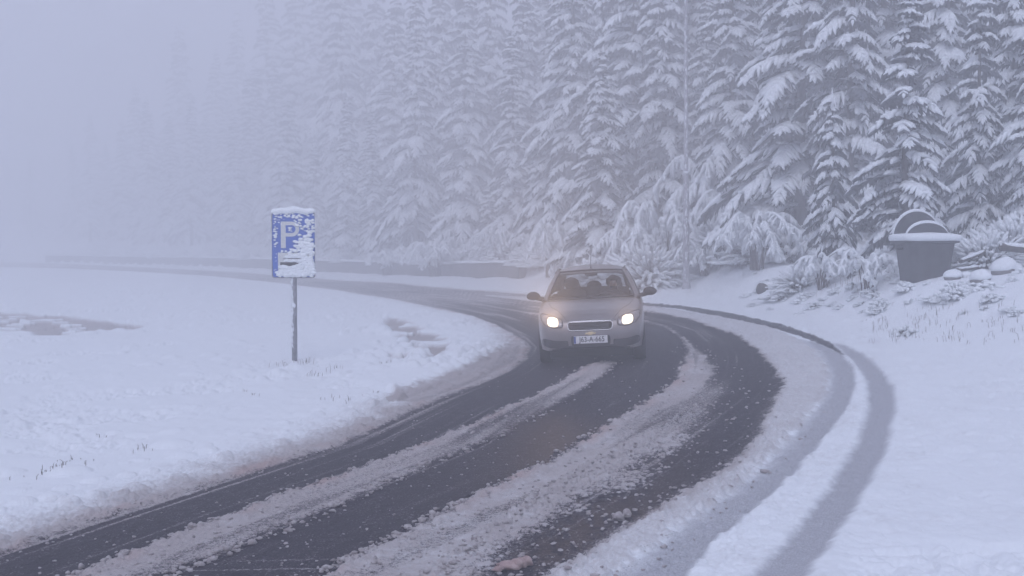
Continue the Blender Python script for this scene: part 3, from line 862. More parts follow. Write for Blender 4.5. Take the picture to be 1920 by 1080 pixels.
GR = [(-.335, .560), (-.30, .548), (.30, .548), (.335, .560), (.350, .64), (.335, .672), (-.335, .672), (-.350, .64)]
gr = patch('grille', GR, M_BLACK, 0.005, car, n=60, soft=1)
for k_ in range(4):
    z_ = 0.570 + 0.028 * k_
    mb = MB(); mb.tube([front(x, z_, 0.010) for x in np.linspace(-.31, .31, 15)], 0.004, 4)
    mb.build('slat', M_DARK, gr)
ring('grille_frame', GR, M_CHROME, 0.009, gr, 60, 1, 0.006)
mb = MB(); mb.tube([front(x, 0.683 - 0.02 * x * x, 0.006) for x in np.linspace(-.36, .36, 17)], np.interp(np.linspace(-1, 1, 17), [-1, 0, 1], [.006, .013, .006]), 6)
mb.build('chrome_strip', M_CHROME, car)
BT = [(-.088, .487), (-.072, .512), (-.034, .512), (-.028, .524), (.040, .524), (.034, .512), (.088, .512), (.072, .487), (.034, .487), (.028, .475), (-.040, .475), (-.034, .487)]
patch('emblem', BT, M_GOLD, 0.012, car, n=48, rings=3, soft=0)
lg = patch('lower_grille', [(-.30, .47), (.30, .47), (.305, .36), (.27, .262), (-.27, .262), (-.305, .36)], M_BLACK, 0.004, car, n=48, soft=1)
# number plate
yp = front(0, .408)[1] - 0.022
mb = MB(); mb.box((0, yp, .408), (.52, .012, .115))
plate = mb.build('number_plate', M_PLATE, car, smooth=False)
mb = MB(); mb.box((-.243, yp - 0.0075, .408), (.03, .003, .105)); mb.build('blue_strip', M_PLATEBLUE, plate, smooth=False)
def text_mesh(txt, size, name, m, parent, loc, rot=(PI / 2, 0, 0), depth=0.002, sx=1.0):
    cu = bpy.data.curves.new(name, 'FONT'); cu.body = txt; cu.size = size; cu.align_x = 'CENTER'; cu.align_y = 'CENTER'; cu.extrude = depth; cu.offset = size * 0.012
    o = bpy.data.objects.new(name, cu); C.objects.link(o)
    dg = bpy.context.evaluated_depsgraph_get()
    me_ = bpy.data.meshes.new_from_object(o.evaluated_get(dg)); bpy.data.objects.remove(o)
    me_.materials.clear(); me_.materials.append(m)
    r = link(name, me_, parent, loc); r.rotation_euler = rot; r.scale = (sx, 1, 1)
    return r
text_mesh('J63-A-665', 0.112, 'lettering', M_INK, plate, (0.02, yp - 0.0085, .408), sx=0.86)
# bumper crease and lip, bonnet shut lines
for z0, r_, nm in ((.265, .012, 'bumper_lip'),):
    mb = MB(); mb.tube([front(x, z0, 0.0) for x in np.linspace(-.60, .60, 31)], r_, 6); mb.build(nm, M_BLACK, car)
mb = MB()
for s in (1, -1):
    mb.tube([topp(s * x, y, 0.001) for x, y in ((.36, -1.90), (.42, -1.80), (.50, -1.62), (.62, -1.40), (.67, -1.15), (.69, -.90))], 0.004, 4)
mb.tube([front(x, .695 - .05 * x * x, 0.0) for x in np.linspace(-.40, .40, 15)], 0.003, 4)
mb.build('bonnet_seam', M_DARK, car)

# greenhouse
def lerp(a, b, t): return np.asarray(a, float) * (1 - t) + np.asarray(b, float) * t
def ws(u, v):       # windscreen: u -1..1 across, v 0..1 up
    b = np.array([u * 0.70, -1.02 + 0.20 * u * u, 0.995 + 0.002 * u])
    t = np.array([u * 0.515, -0.30 + 0.10 * u * u, 1.428 - 0.022 * u * u])
    return lerp(b, t, v) + np.array([0, -0.03, 0.03]) * math.sin(v * PI) 
mb = MB(); mb.grid(np.array([[ws(u, v) for u in np.linspace(-1, 1, 17)] for v in np.linspace(0, 1, 9)]))
wsc = mb.build('windscreen', M_GLASS, car)
mb = MB()
mb.tube([ws(u, 1.0) + [0, -.006, .004] for u in np.linspace(-1, 1, 13)], 0.014, 5)
mb.tube([ws(u, 0.0) + [0, -.01, .004] for u in np.linspace(-1, 1, 13)], 0.020, 5)
for s in (1, -1): mb.tube([ws(s, v) + [0.006 * s, -.006, .004] for v in np.linspace(0, 1, 7)], 0.013, 5)
mb.build('seal', M_BLACK, wsc)
mb = MB()
def roofp(u, y):
    f = (y - 0.45)
    k_ = 0.15 if f < 0 else 0.075
    hw = 0.565 - 0.05 * max(0, f - 0.6)
    return np.array([u * hw, y, 1.508 - k_ * (f / 0.9) ** 2 - 0.055 * u * u - 0.02 * u ** 6])
RY = lambda u: np.concatenate([np.linspace(-0.315 + 0.10 * u * u, 0.2, 7), np.linspace(0.3, 1.52, 9)])
G = np.array([[roofp(u, y) for y in RY(u)] for u in np.linspace(-1, 1, 17)])
mb.grid(G, True)
roof = mb.build('roof', M_PAINT, car)
sol = roof.modifiers.new('thick', 'SOLIDIFY'); sol.thickness = 0.03; sol.offset = -1
mb = MB(); mb.tube([(0.0, -0.12, 1.45), (0.0, -0.105, 1.49), (0.0, 0.05, 1.66)], [0.012, 0.006, 0.0035], 6); mb.build('aerial', M_BLACK, roof)
def side(s, a_, v):    # a_ along 0..1, v up 0..1
    b = np.array([s * (0.788), -0.80 + a_ * 2.38, 0.985 + 0.03 * a_]); t = np.array([s * 0.566, -0.20 + a_ * 1.66, 1.43 + 0.03 * math.sin(a_ * PI) - 0.02 * a_])
    return lerp(b, t, v) + np.array([s * 0.03, 0, 0]) * math.sin(v * PI)
for s in (1, -1):
    for a0, a1, nm in ((.045, .45, 'front_side_window'), (.49, .90, 'rear_side_window')):
        mb = MB(); mb.grid(np.array([[side(s, a_, v) - np.array([s * .006, 0, 0]) for a_ in np.linspace(a0, a1, 9)] for v in np.linspace(0, 1, 7)]), s < 0)
        mb.build('side_window', M_GLASS, car)
    def strip(name, A, B, m, bulge=.012):
        A, B = np.array(A), np.array(B)
        mb = MB(); mb.grid(np.array([A * (1 - t) + B * t + np.array([s * bulge * math.sin(t * PI), -bulge * .5 * math.sin(t * PI), bulge * .6 * math.sin(t * PI)]) for t in np.linspace(0, 1, 6)]), s > 0)
        o = mb.build(name, m, car); sm = o.modifiers.new('thick', 'SOLIDIFY'); sm.thickness = .02; sm.offset = -1
    vv = np.linspace(-.06, 1.0, 11)
    strip('pillar', [ws(s, v) for v in vv], [side(s, .045, v) for v in vv], M_PAINT, .02)
    strip('pillar', [side(s, .45, v) for v in vv], [side(s, .49, v) for v in vv], M_BLACK, .004)
    strip('pillar', [side(s, .90, v) for v in vv], [lerp([s * .60, 1.73, 1.03], [s * .50, 1.52, 1.40], max(v, 0)) for v in vv], M_PAINT, .03)
    al = np.linspace(-.02, 1.0, 17)
    strip('roof_rail', [roofp(s, y) for y in np.interp(al, [-.02, 1], [-.215, 1.52])], [side(s, a_, .985) for a_ in al], M_PAINT, .012)
    # doors: shut lines and handles
    for a0, a1 in ((.05, .46), (.47, .86)):
        y0_, y1_ = side(s, a0, 0)[1], side(s, a1, 0)[1]
        def sd(y, z):
            h = bvh.ray_cast(Vector((s * 3, y, z)), Vector((-s, 0, 0))); return np.array(h[0]) if h[0] is not None else np.array([s * .83, y, z])
        zlo = .30
        yb1 = y1_ if a1 < .5 else min(y1_, WR - .36)
        path = [(y0_, z) for z in np.linspace(.93, zlo, 9)] + [(y, zlo) for y in np.linspace(y0_, yb1, 9)] + [(yb1 + (y1_ - yb1) * t ** 2, zlo + (.93 - zlo) * t) for t in np.linspace(0, 1, 12)]
        mb = MB(); mb.tube([sd(y, z) for y, z in path], .004, 4, cap=False); dr_ = mb.build('door_seam', M_DARK, car)
        hp = sd(y1_ - .14, .80)
        mb = MB(); mb.tube([hp + [0, -.07, 0], hp + [s * .022, -.04, .005], hp + [s * .022, .05, .005], hp + [0, .07, 0]], .014, 6); mb.build('door_handle', M_PAINT, car)
    mb = MB(); mb.tube([side(s, a_, -0.03) for a_ in np.linspace(-.02, 1, 15)], 0.022, 6); mb.build('window_ledge', M_BLACK, car)
    # wing mirror
    mb = MB(); mb.blob((s * .965, -0.60, 1.04), (.115, .07, .082), 3, 0.05, 3, 0.75)
    wm = mb.build('wing_mirror', M_BLACK, car)
    mb = MB(); mb.tube([(s * .78, -.60, .985), (s * .86, -.60, 1.0), (s * .92, -.60, 1.015)], [.04, .04, .04], 6); mb.build('stalk', M_BLACK, wm)
    # wheels
    for y0 in (WF, WR):
        wh = MB(); th = np.linspace(0, 2 * PI, 33)
        prof = np.array([(.19, -.075), (.235, -.095), (.275, -.094), (.292, -.070), (.292, .070), (.275, .094), (.235, .095), (.19, .075)])
        gpts = np.array([[(x_, r_ * math.cos(a_), r_ * math.sin(a_)) for r_, x_ in prof] for a_ in th])
        wh.grid(gpts)
        we = bpy.data.objects.new('wheel', None); C.objects.link(we); we.parent = car; we.location = (s * .752, y0, WRAD); we.empty_display_size = .1
        wh.build('tyre', M_RUBBER, we)
        rm = MB()
        for k_ in range(9):
            a_ = k_ * 2 * PI / 9; rm.tube([(s * .07, 0, 0), (s * .062, .19 * math.cos(a_), .19 * math.sin(a_))], [.028, .02], 5)
        rm.tube([(s * .06, .195 * math.cos(a_), .195 * math.sin(a_)) for a_ in th], .014, 5, cap=False)
        rm.build('rim', M_RIM, we)
        bk = MB(); bk.tube([(-.03 * s, 0, 0), (.03 * s, 0, 0)], .19, 18); bk.build('brake_disc', M_DARK, we)
mb = MB(); mb.grid(np.array([[lerp([u * .60, 1.78 - 0.05 * u * u, 1.03], [u * .50, 1.55 - 0.03 * u * u, 1.40], v) for u in np.linspace(-1, 1, 11)] for v in np.linspace(0, 1, 5)]), True)
mb.build('rear_window', M_GLASS, car)
mb = MB()
for s in (1, -1):
    P_ = [ws(s * u, 0.0) for u in (0.02, .35, .75)]
mb.tube([ws(-.92, .03) + [0, -.03, .015], ws(-.4, .05) + [0, -.03, .015], ws(.02, .02) + [0, -.03, .01]], .011, 5)
mb.tube([ws(-.10, .02) + [0, -.035, .015], ws(.30, .085) + [0, -.03, .02], ws(.86, .03) + [0, -.03, .015]], .012, 5)
mb.build('wiper', M_BLACK, car)
# cabin
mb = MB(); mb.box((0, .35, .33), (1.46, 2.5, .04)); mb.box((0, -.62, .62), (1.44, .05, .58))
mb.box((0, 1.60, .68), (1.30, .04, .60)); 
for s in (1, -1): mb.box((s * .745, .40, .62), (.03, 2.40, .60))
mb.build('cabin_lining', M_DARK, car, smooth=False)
mb = MB()
mb.grid(np.array([[(u * .72, -.86 + .42 * v + .14 * u * u * (1 - v), .955 + .035 * math.sin(v * PI) + 0.03 * (v > .4) * math.exp(-((u - .5) / .25) ** 2)) for u in np.linspace(-1, 1, 17)] for v in np.linspace(0, 1, 7)]))
mb.box((0, -.42, .82), (1.42, .06, .24)); mb.build('dashboard', M_SEAT, car)
def seat(x, y, wide, head, dz=0.0):
    mb = MB()
    hw = wide / 2
    mb.grid(np.array([[(x + u * hw, y + .02 + .12 * v - .05 * (1 - u * u), .52 + .58 * v - 0.04 * abs(u) ** 3 * v) for u in np.linspace(-1, 1, 9)] for v in np.linspace(0, 1, 8)]))
    mb.grid(np.array([[(x + u * hw, y + .10 + .12 * v, .50 + .58 * v - 0.04 * abs(u) ** 3 * v) for u in np.linspace(-1, 1, 9)] for v in np.linspace(0, 1, 8)]), True)
    mb.box((x, y - .22, .50), (wide, .50, .14))
    so = mb.build('seat', M_SEAT, car)
    for hx in head:
        hb = MB(); hb.blob((hx, y + .17, 1.20), (.145, .06, .105), 2, 0.03, 5); hb.tube([(hx - .06, y + .16, 1.05), (hx - .06, y + .17, 1.15)], .01, 5); hb.tube([(hx + .06, y + .16, 1.05), (hx + .06, y + .17, 1.15)], .01, 5)
        hb.build('headrest', M_SEAT, so).location.z = dz
seat(.37, .22, .50, [.37]); seat(-.37, .22, .50, [-.37]); seat(0, 1.12, 1.26, [-.38, .0, .38], -.10)
mb = MB(); th = np.linspace(0, 2 * PI, 25)
c_ = np.array([.37, -.20, .92]); e1 = np.array([1, 0, 0]); e2 = np.array([0, .42, .91])
mb.tube([c_ + .18 * (math.cos(a_) * e1 + math.sin(a_) * e2) for a_ in th], .015, 6, cap=False)
for a_ in (0.1, PI - .1, -PI / 2): mb.tube([c_, c_ + .18 * (math.cos(a_) * e1 + math.sin(a_) * e2)], .014, 5)
mb.tube([c_, c_ + np.array([0, -.25, -.1])], .03, 6)
mb.build('steering_wheel', M_BLACK, car)
mb = MB(); mb.blob((0, -.20, 1.355), (.115, .022, .036), 2, 0.02, 2); mb.tube([(0, -.22, 1.375), (0, -.24, 1.42)], .012, 5); mb.build('rear_view_mirror', M_BLACK, car)
mb = MB(); mb.box((0, -.1, .17), (1.30, 3.2, .10)); mb.box((0, -1.70, .23), (1.10, .30, .06)); mb.build('underbody', M_DARK, car, smooth=False)
mb = MB()
for s in (1, -1):
    for y0 in (WF, WR):
        th = np.linspace(0, PI, 13)
        mb.grid(np.array([[(s * x_, y0 + .34 * math.cos(a_), WRAD - .02 + .34 * math.sin(a_)) for a_ in th] for x_ in (.50, .80)]))
        mb.grid(np.array([[(s * .50, y0 + r_ * math.cos(a_), WRAD - .02 + r_ * math.sin(a_)) for a_ in th] for r_ in (0, .34)]))
mb.build('wheel_arch_liner', M_DARK, car)

# ------------------------------------------------------------------ the driver: one continuous figure
def skin_body(name, joints, edges, mats, classify, parent, sub=2):
    me_ = bpy.data.meshes.new(name); me_.from_pydata([j[0] for j in joints], edges, [])
    o = bpy.data.objects.new(name, me_); C.objects.link(o)
    sk = o.modifiers.new('skin', 'SKIN')
    for i, j in enumerate(joints):
        v = me_.skin_vertices[0].data[i]; v.radius = (j[1], j[2] if len(j) > 2 else j[1]); v.use_root = i == 0
    sb = o.modifiers.new('sub', 'SUBSURF'); sb.levels = sb.render_levels = sub
    dg = bpy.context.evaluated_depsgraph_get()
    m2 = bpy.data.meshes.new_from_object(o.evaluated_get(dg)); bpy.data.objects.remove(o)
    m2.materials.clear()
    for m in mats: m2.materials.append(m)
    for p in m2.polygons:
        p.material_index = classify(p.center); p.use_smooth = True
    return link(name, m2, parent)
M_SKIN = mat('skin', (0.50, 0.33, 0.26), 0.6)
M_COAT = mat('dark_jacket', (0.035, 0.036, 0.05), 0.85, noise=0.3, nscale=14)
M_HAIR = mat('dark_hair', (0.02, 0.016, 0.014), 0.7)
drv = empty('person', (0, 0, 0), 0, 'driver in a dark jacket holding the steering wheel of the silver car', 'person')
drv.matrix_world = Matrix.Translation(car.location) @ car.rotation_euler.to_matrix().to_4x4()
X0 = .37
J = [((X0, .12, .62), .15, .13), ((X0, .15, .80), .155, .12), ((X0, .17, .98), .17, .115), ((X0, .16, 1.07), .09, .08), ((X0, .13, 1.13), .055), ((X0, .11, 1.20), .078, .088), ((X0, .105, 1.28), .076, .09),
     ((X0 - .20, .14, 1.02), .062), ((X0 - .27, -.02, .83), .05), ((X0 - .17, -.17, .93), .036), ((X0 - .155, -.205, .95), .036, .03),
     ((X0 + .20, .14, 1.02), .062), ((X0 + .27, -.02, .83), .05), ((X0 + .17, -.17, .93), .036), ((X0 + .155, -.205, .95), .036, .03),
     ((X0 - .12, -.10, .60), .085), ((X0 - .13, -.36, .60), .065), ((X0 - .13, -.50, .42), .05),
     ((X0 + .12, -.10, .60), .085), ((X0 + .13, -.36, .60), .065), ((X0 + .13, -.50, .42), .05), ((X0, .0, 1.235), .018)]
E = [(0, 1), (1, 2), (2, 3), (3, 4), (4, 5), (5, 6), (2, 7), (7, 8), (8, 9), (9, 10), (2, 11), (11, 12), (12, 13), (13, 14), (0, 15), (15, 16), (16, 17), (0, 18), (18, 19), (19, 20), (5, 21)]
pb = skin_body('body', J, E, [M_COAT, M_SKIN], lambda c: 1 if c.z > 1.17 or c.y < -.165 and c.z > .88 else 0, drv)
mb = MB(); mb.blob((X0, .125, 1.285), (.086, .10, .085), 2, 0.05, 4); mb.build('hair', M_HAIR, drv)
mb = MB()
for s in (1, -1):
    for k_ in range(5):           # fingers curled over the rim
        a_ = (0.35 - 0.16 * k_)
        q = c_ + .18 * (math.cos(a_) * e1 * s + math.sin(a_) * e2)
        mb.tube([q + [0, .03, .012], q + [0, .0, .026], q + [0, -.028, .012], q + [0, -.026, -.012]], [.010, .0095, .009, .007], 6)
    mb.blob((X0 + s * .035, .022, 1.255), (.012, .008, .008), 1, 0, 1)
fo_ = mb.build('fingers', M_SKIN, drv); fo_['kind'] = 'stuff'
# ------------------------------------------------------------------ retaining wall along the far side of the road
M_CONC = mat('old_concrete', (0.13, 0.115, 0.115), 0.9, col2=(0.07, 0.06, 0.062), nscale=1.1, bump=0.5, bscale=9)
wall = empty('retaining_wall', (0, 0, 0), 0, 'low grey concrete retaining wall with snow on top along the far side of the road', 'wall')
wx = np.linspace(-64, 0.6, 60)
wsl = (np.interp(wx + 1.5, TL_X, TL_Y) - np.interp(wx - 1.5, TL_X, TL_Y)) / 3
wy = np.interp(wx, TL_X, TL_Y) - 0.42 * np.sqrt(1 + wsl ** 2)
nrm = np.stack([wsl, -np.ones_like(wsl)], -1); nrm /= np.linalg.norm(nrm, axis=1)[:, None]
wz = np.array([float(base_z(x, y)) for x, y in zip(wx, wy)])
hw = 1.02 * sstep(0.6, -0.4, wx) * 0.25 + 0.74 + 0.03 * fbm(wx * .7, wx * 0 + 2, 5)
prof = [(.22, -.6), (.22, 0), (.20, .93), (.23, .94), (.23, 1.0), (-.25, 1.0), (-.25, -.6)]
mb = MB(); mb.grid(np.array([[(x + n[0] * o, y + n[1] * o, z + (h_ * q if q > 0 else q)) for o, q in prof] for x, y, z, n, h_ in zip(wx, wy, wz, nrm, hw)]), True)
e_ = -1
P_ = [(wx[e_] + nrm[e_][0] * o, wy[e_] + nrm[e_][1] * o, wz[e_] + (hw[e_] * q if q > 0 else q)) for o, q in prof]
mb.add(P_, None, [[0, 1, 6], [1, 5, 6], [1, 2, 5], [2, 3, 4], [2, 4, 5]])
mb.build('wall_face', M_CONC, wall, smooth=False)
mb = MB()
capx = np.linspace(0, len(wx) - 1, 260)
def wi(a_): return np.interp(capx, np.arange(len(wx)), a_)
cx_, cy_, cz_, ch_ = wi(wx), wi(wy), wi(wz), wi(hw)
cnx, cny = wi(nrm[:, 0]), wi(nrm[:, 1])
thk = 0.15 + 0.05 * fbm(cx_ * 1.2, cx_ * 0 + 7, 8)
G = []
for i in range(len(capx)):
    t_ = thk[i]
    G.append([(cx_[i] + cnx[i] * o, cy_[i] + cny[i] * o, cz_[i] + ch_[i] + q) for o, q in ((.24, .004), (.29, .02), (.29, t_ * .6), (.2, t_), (0, t_ * 1.15), (-.3, t_ * 1.1), (-.8, t_ * .6))])
mb.grid(np.array(G), True)
mb.build('snow_cap', M_SNOW, wall)

# ------------------------------------------------------------------ snow bent shrubs
M_REED = mat('dry_stems', (0.16, 0.13, 0.115), 0.9, noise=0.3, nscale=20)
def arch_shrub(H, W, n, seed, fringe=0.45):
    k = np.random.default_rng(seed); tw, sn = MB(), MB()
    for i in range(n):
        az = k.uniform(0, 2 * PI); h_ = H * k.uniform(.55, 1.05); w = W * k.uniform(.5, 1.05)
        d = np.array([math.cos(az), math.sin(az), 0])
        b = np.array([k.uniform(-.15, .15) * W, k.uniform(-.15, .15) * W, -0.05])
        t = np.linspace(0, 1, 11)
        top = k.uniform(.52, .68)
        zz = h_ * np.sin(PI * t / (2 * top)) 
        zz = np.where(t > top, h_ * np.cos((t - top) / (1 - top) * k.uniform(.6, 1.2)), zz)
        P = b + d * (w * (0.25 * t + 0.75 * t ** 1.7))[:, None] + np.stack([0 * t, 0 * t, zz], -1)
        P[:, 2] = np.maximum(P[:, 2], 0.04)
        tw.tube(P, 0.022 * (1 - .75 * t) + .004, 4, cap=False)
        r = np.interp(t, [0, .3, .5, .85, 1], [.012, .03, .055, .05, .015]) * k.uniform(.8, 1.25) * (0.6 + .2 * H)
        sn.tube(P[2:] + [0, 0, .035], r[2:] * k.uniform(.8, 1.25, 9), 6, squash=0.85)
        side_ = np.array([-d[1], d[0], 0])
        m = int(9 + 20 * fringe * H)
        for j in range(m):
            u = k.uniform(.3, 1.0); q = np.array([np.interp(u, t, P[:, c]) for c in range(3)])
            l = fringe * k.uniform(.25, .85) * (0.5 + .25 * H)
            o = side_ * k.uniform(-1, 1) * .75 * l + d * k.uniform(-.2, .6) * l
            v = np.linspace(0, 1, 4)
            T = q + o * (v ** .7)[:, None] - np.array([0, 0, 1]) * (l * v ** 1.3)[:, None]
            T[:, 2] = np.maximum(T[:, 2], .02)
            tw.tube(T - [0, 0, .02], [.010, .008, .006, .003], 3, cap=False)
            sn.tube(T + [0, 0, .015], np.array([.05, .05, .042, .012]) * k.uniform(.7, 1.3) * k.uniform(.75, 1.25, 4), 5)
            if k.random() < .35: sn.blob(T[int(k.integers(0, 3))] + [0, 0, .02], (.085, .085, .06), 1, .25, int(k.integers(9999)))
    a_, b_ = tw.arrays(), sn.arrays()
    return np_mesh('twigs', a_[0], [a_[1], a_[2]], M_TWIG), np_mesh('snow_load', b_[0], [b_[1], b_[2]], M_SNOW)
def clump_shrub(R, n, seed, tall=0.8, fine=0.0):
    k = np.random.default_rng(seed); tw, sn = MB(), MB()
    for i in range(n):
        az, el = k.uniform(0, 2 * PI), math.asin(k.uniform(.05, 1))
        d = np.array([math.cos(az) * math.cos(el), math.sin(az) * math.cos(el), math.sin(el) * tall])
        r0, r1 = R * k.uniform(.15, .5), R * k.uniform(.7, 1.08)
        v = np.linspace(0, 1, 4)
        P = d * (r0 + (r1 - r0) * v)[:, None] - np.array([0, 0, 1]) * (0.16 * R * v ** 2)[:, None]
        P[:, 2] = np.maximum(P[:, 2], .02)
        tw.tube(P * .97, [.014, .012, .009, .004], 3, cap=False)
        for j in range(2):
            e = P[2] + k.normal(0, .10 * R, 3) - [0, 0, .05 * R]
            tw.tube([P[1], e], [.008, .003], 3, cap=False)
        s_ = fine * k.uniform(.7, 1.3) if fine else R * k.uniform(.055, .10)
        sn.tube(P[1:] + [0, 0, .02], [s_ * .7, s_, s_ * .8], 5)
        if k.random() < (.3 if fine else .5): sn.blob(P[2] + [0, 0, s_ * .6] + k.normal(0, s_ * .4, 3), (s_ * 1.9, s_ * 1.9, s_ * 1.05), 1, .2, i)
    a_, b_ = tw.arrays(), sn.arrays()
    return a_, b_
SHRUB = {'arch_a': arch_shrub(1.9, 1.4, 15, 11), 'arch_b': arch_shrub(2.5, 1.9, 20, 12, .5), 'arch_c': arch_shrub(1.4, 1.4, 13, 13, .4)}
CL = {k_: clump_shrub(*v_) for k_, v_ in {'low': (.7, 70, 21, .7), 'round': (1.0, 110, 22, .95), 'flat': (1.1, 90, 23, .5)}.items()}
for k_, (a_, b_) in CL.items():
    SHRUB[k_] = (np_mesh('twigs', a_[0], [a_[1], a_[2]], M_TWIG), np_mesh('snow_load', b_[0], [b_[1], b_[2]], M_SNOW))
a_, b_ = clump_shrub(1.9, 430, 24, .95, .055)
SHRUB['thick'] = (np_mesh('twigs', a_[0], [a_[1], a_[2]], M_TWIG), np_mesh('snow_load', b_[0], [b_[1], b_[2]], M_SNOW))
def shrub(kind, loc, s, rz, label, sz=1.0, group='snow-bent shrubs at the edge of the wood'):
    t = empty('shrub', loc, rz, label, 'shrub', group)
    t.scale = (s, s, s * sz)
    for n, m in zip(('twigs', 'snow_load'), SHRUB[kind]): link(n, m, t)
    return t
SH = [
    ('arch_a', 1240, 46, 1.55, 1.1, 'tall arching shrub bowed with snow just left of the lamp post'),
    ('arch_b', 1375, 44, 1.05, 1.05, 'biggest drooping shrub with hanging snow fringes right of the lamp post'),
    ('arch_c', 1322, 43.5, .95, 1.0, 'smaller shrub with a flat snowy shoulder between lamp post and biggest drooping shrub'),
    ('arch_b', 1195, 49, 1.0, .95, 'leaning shrub that spills down to the right of the car roof'),
    ('arch_a', 1035, 60, 1.35, 1.1, 'weeping shrub above the car roof at the end of the wall'),
    ('arch_b', 1345, 50, 1.45, 1.2, 'high slanting shrub with comb-like snow fringe behind the biggest drooping one'),
    ('thick', 1368, 44.6, 1.0, 1.15, 'bulky white bush standing right beside the lamp post on its right'),
    ('thick', 1415, 41.0, .9, 1.0, 'bulky white bush below the long slanting boughs, second to the right of the lamp post'),
    ('thick', 1215, 45.0, 1.1, 1.1, 'bulky white bush between the car roof and the lamp post'),
    ('thick', 1252, 45.5, .5, 1.2, 'low frosted bush tucked against the left side of the lamp post foot'),
    ('thick', 1135, 50.0, .9, 1.0, 'white bush rising straight behind the roof of the car'),
    ('thick', 1500, 31, .46, .9, 'loose snowy bush rising left of the waste container'),
    ('arch_c', 1545, 29.5, .80, .9, 'small bush with bent stems hanging over the snow left of the container'),
    ('arch_c', 1630, 26.5, .75, 1.0, 'little drooping bush directly beside the left side of the waste container'),
    ('low', 1470, 31, 1.0, .6, 'flat brush heap behind the snowy log stub'),
    ('thick', 1850, 25.7, .62, 1.0, 'dense white bush behind the boulders right of the container'),
    ('thick', 1905, 26.8, .75, 1.1, 'big white bush at the right edge above the fallen trunk'),
    ('low', 1700, 21.0, .52, 1.25, 'small frosted plant in front of the waste container'),
    ('flat', 1850, 22.2, .55, .7, 'half-buried brush heap below the boulders on the right'),
    ('arch_a', 815, 80.0, 1.6, .8, 'white shrub hanging down over the face of the wall, the larger one'),
    ('arch_c', 725, 88.0, 1.9, .8, 'white shrub hanging down over the wall, left of the larger one'),
    ('arch_a', 930, 74, 1.3, .9, 'pale shrub on top of the wall near its right end'),
    ('arch_b', 1080, 55, .8, .75, 'low white shrub peeking over the roof of the car'),
    ('arch_b', 1420, 38, .95, .8, 'sloping snowy bush at the dark gap between the lamp post and the container'),
]
for i, (kind, px, Yd, s, sz, lab) in enumerate(SH):
    x, y, z = at(px, Yd)
    shrub(kind, (x, y, (ground_z(x, y) - .10) if Yd < 32 else float(base_z(x, y)) - .02), s, 2.3 * i, lab, sz)

k = np.random.default_rng(61)
for i in range(44):
    x = k.uniform(-34, 9.6) if i % 2 else k.uniform(-4, 9.8)
    sl_ = float(np.interp(x + 1.5, TL_X, TL_Y) - np.interp(x - 1.5, TL_X, TL_Y)) / 3
    y = float(np.interp(x, TL_X, TL_Y)) + k.uniform(-.6 if x > 2 else .15, 1.4) * math.sqrt(1 + sl_ * sl_)
    lab = near_label('frosted low shrub' if i % 5 in (1, 3, 4) else 'drooping frosted shrub', 960 + F_PX * x / y, ('further back', 'next one', 'another beside it'))
    shrub(('arch_a', 'thick', 'arch_c', 'thick', 'thick')[i % 5], (x, y, float(base_z(x, y)) - .05), k.uniform(.9, 1.2) * (1, .85, 1, .7, .6)[i % 5], k.uniform(0, 6), lab, k.uniform(.7, 1.0), 'thicket above the wall' if x < .5 else 'thicket at the foot of the spruces')

# undergrowth along the wood, too tangled to count
k = np.random.default_rng(55); mt, ms = MB(), MB()
cl = list(CL.values())
n_u = 0
while n_u < 330:
    x = k.uniform(-60, 12.2) if n_u % 3 else k.uniform(2, 12.2); s_ = k.uniform(.0, 3.6)
    y0 = np.interp(x, TL_X, TL_Y); sl_ = (np.interp(x + 1.5, TL_X, TL_Y) - np.interp(x - 1.5, TL_X, TL_Y)) / 3
    y = y0 + s_ * math.sqrt(1 + sl_ * sl_)
    if y < 19 or y > 175: continue
    n_u += 1
    z = float(base_z(x, y)) + .05; sc = k.uniform(.6, 1.35)
    M = np.array(Matrix.Translation((x, y, z)) @ Matrix.Rotation(k.uniform(0, 6.28), 4, 'Z') @ Matrix.Diagonal((sc, sc, sc * k.uniform(.8, 1.4), 1)))
    a_, b_ = cl[k.integers(3)]
    mt.put(a_, M); ms.put(b_, M)
for i in range(70):                                       # tussocks poking through the snow of the verge
    p = unproject(k.uniform(1400, 1915), k.uniform(510, 590)); sc = k.uniform(.12, .34)
    M = np.array(Matrix.Translation((p[0], p[1], ground_z(*p) - .04)) @ Matrix.Rotation(k.uniform(0, 6.28), 4, 'Z') @ Matrix.Diagonal((sc, sc, sc * k.uniform(.6, 1.2), 1)))
    a_, b_ = cl[k.integers(3)]
    mt.put(a_, M); ms.put(b_, M)
Va, Qa, Ta = mt.arrays(); Vs, Qs, Ts = ms.arrays()
nq, nt_ = len(Qa) + len(Qs), len(Ta) + len(Ts)
me = np_mesh('undergrowth', np.concatenate([Va, Vs]), [np.concatenate([Qa, Qs + len(Va)]), np.concatenate([Ta, Ts + len(Va)])], [M_TWIG, M_SNOW],
             midx=np.concatenate([np.zeros(len(Qa)), np.ones(len(Qs)), np.zeros(len(Ta)), np.ones(len(Ts))]))
tag(link('undergrowth', me), kind='stuff')
print('TRIS undergrowth', mt.tris() + ms.tris())

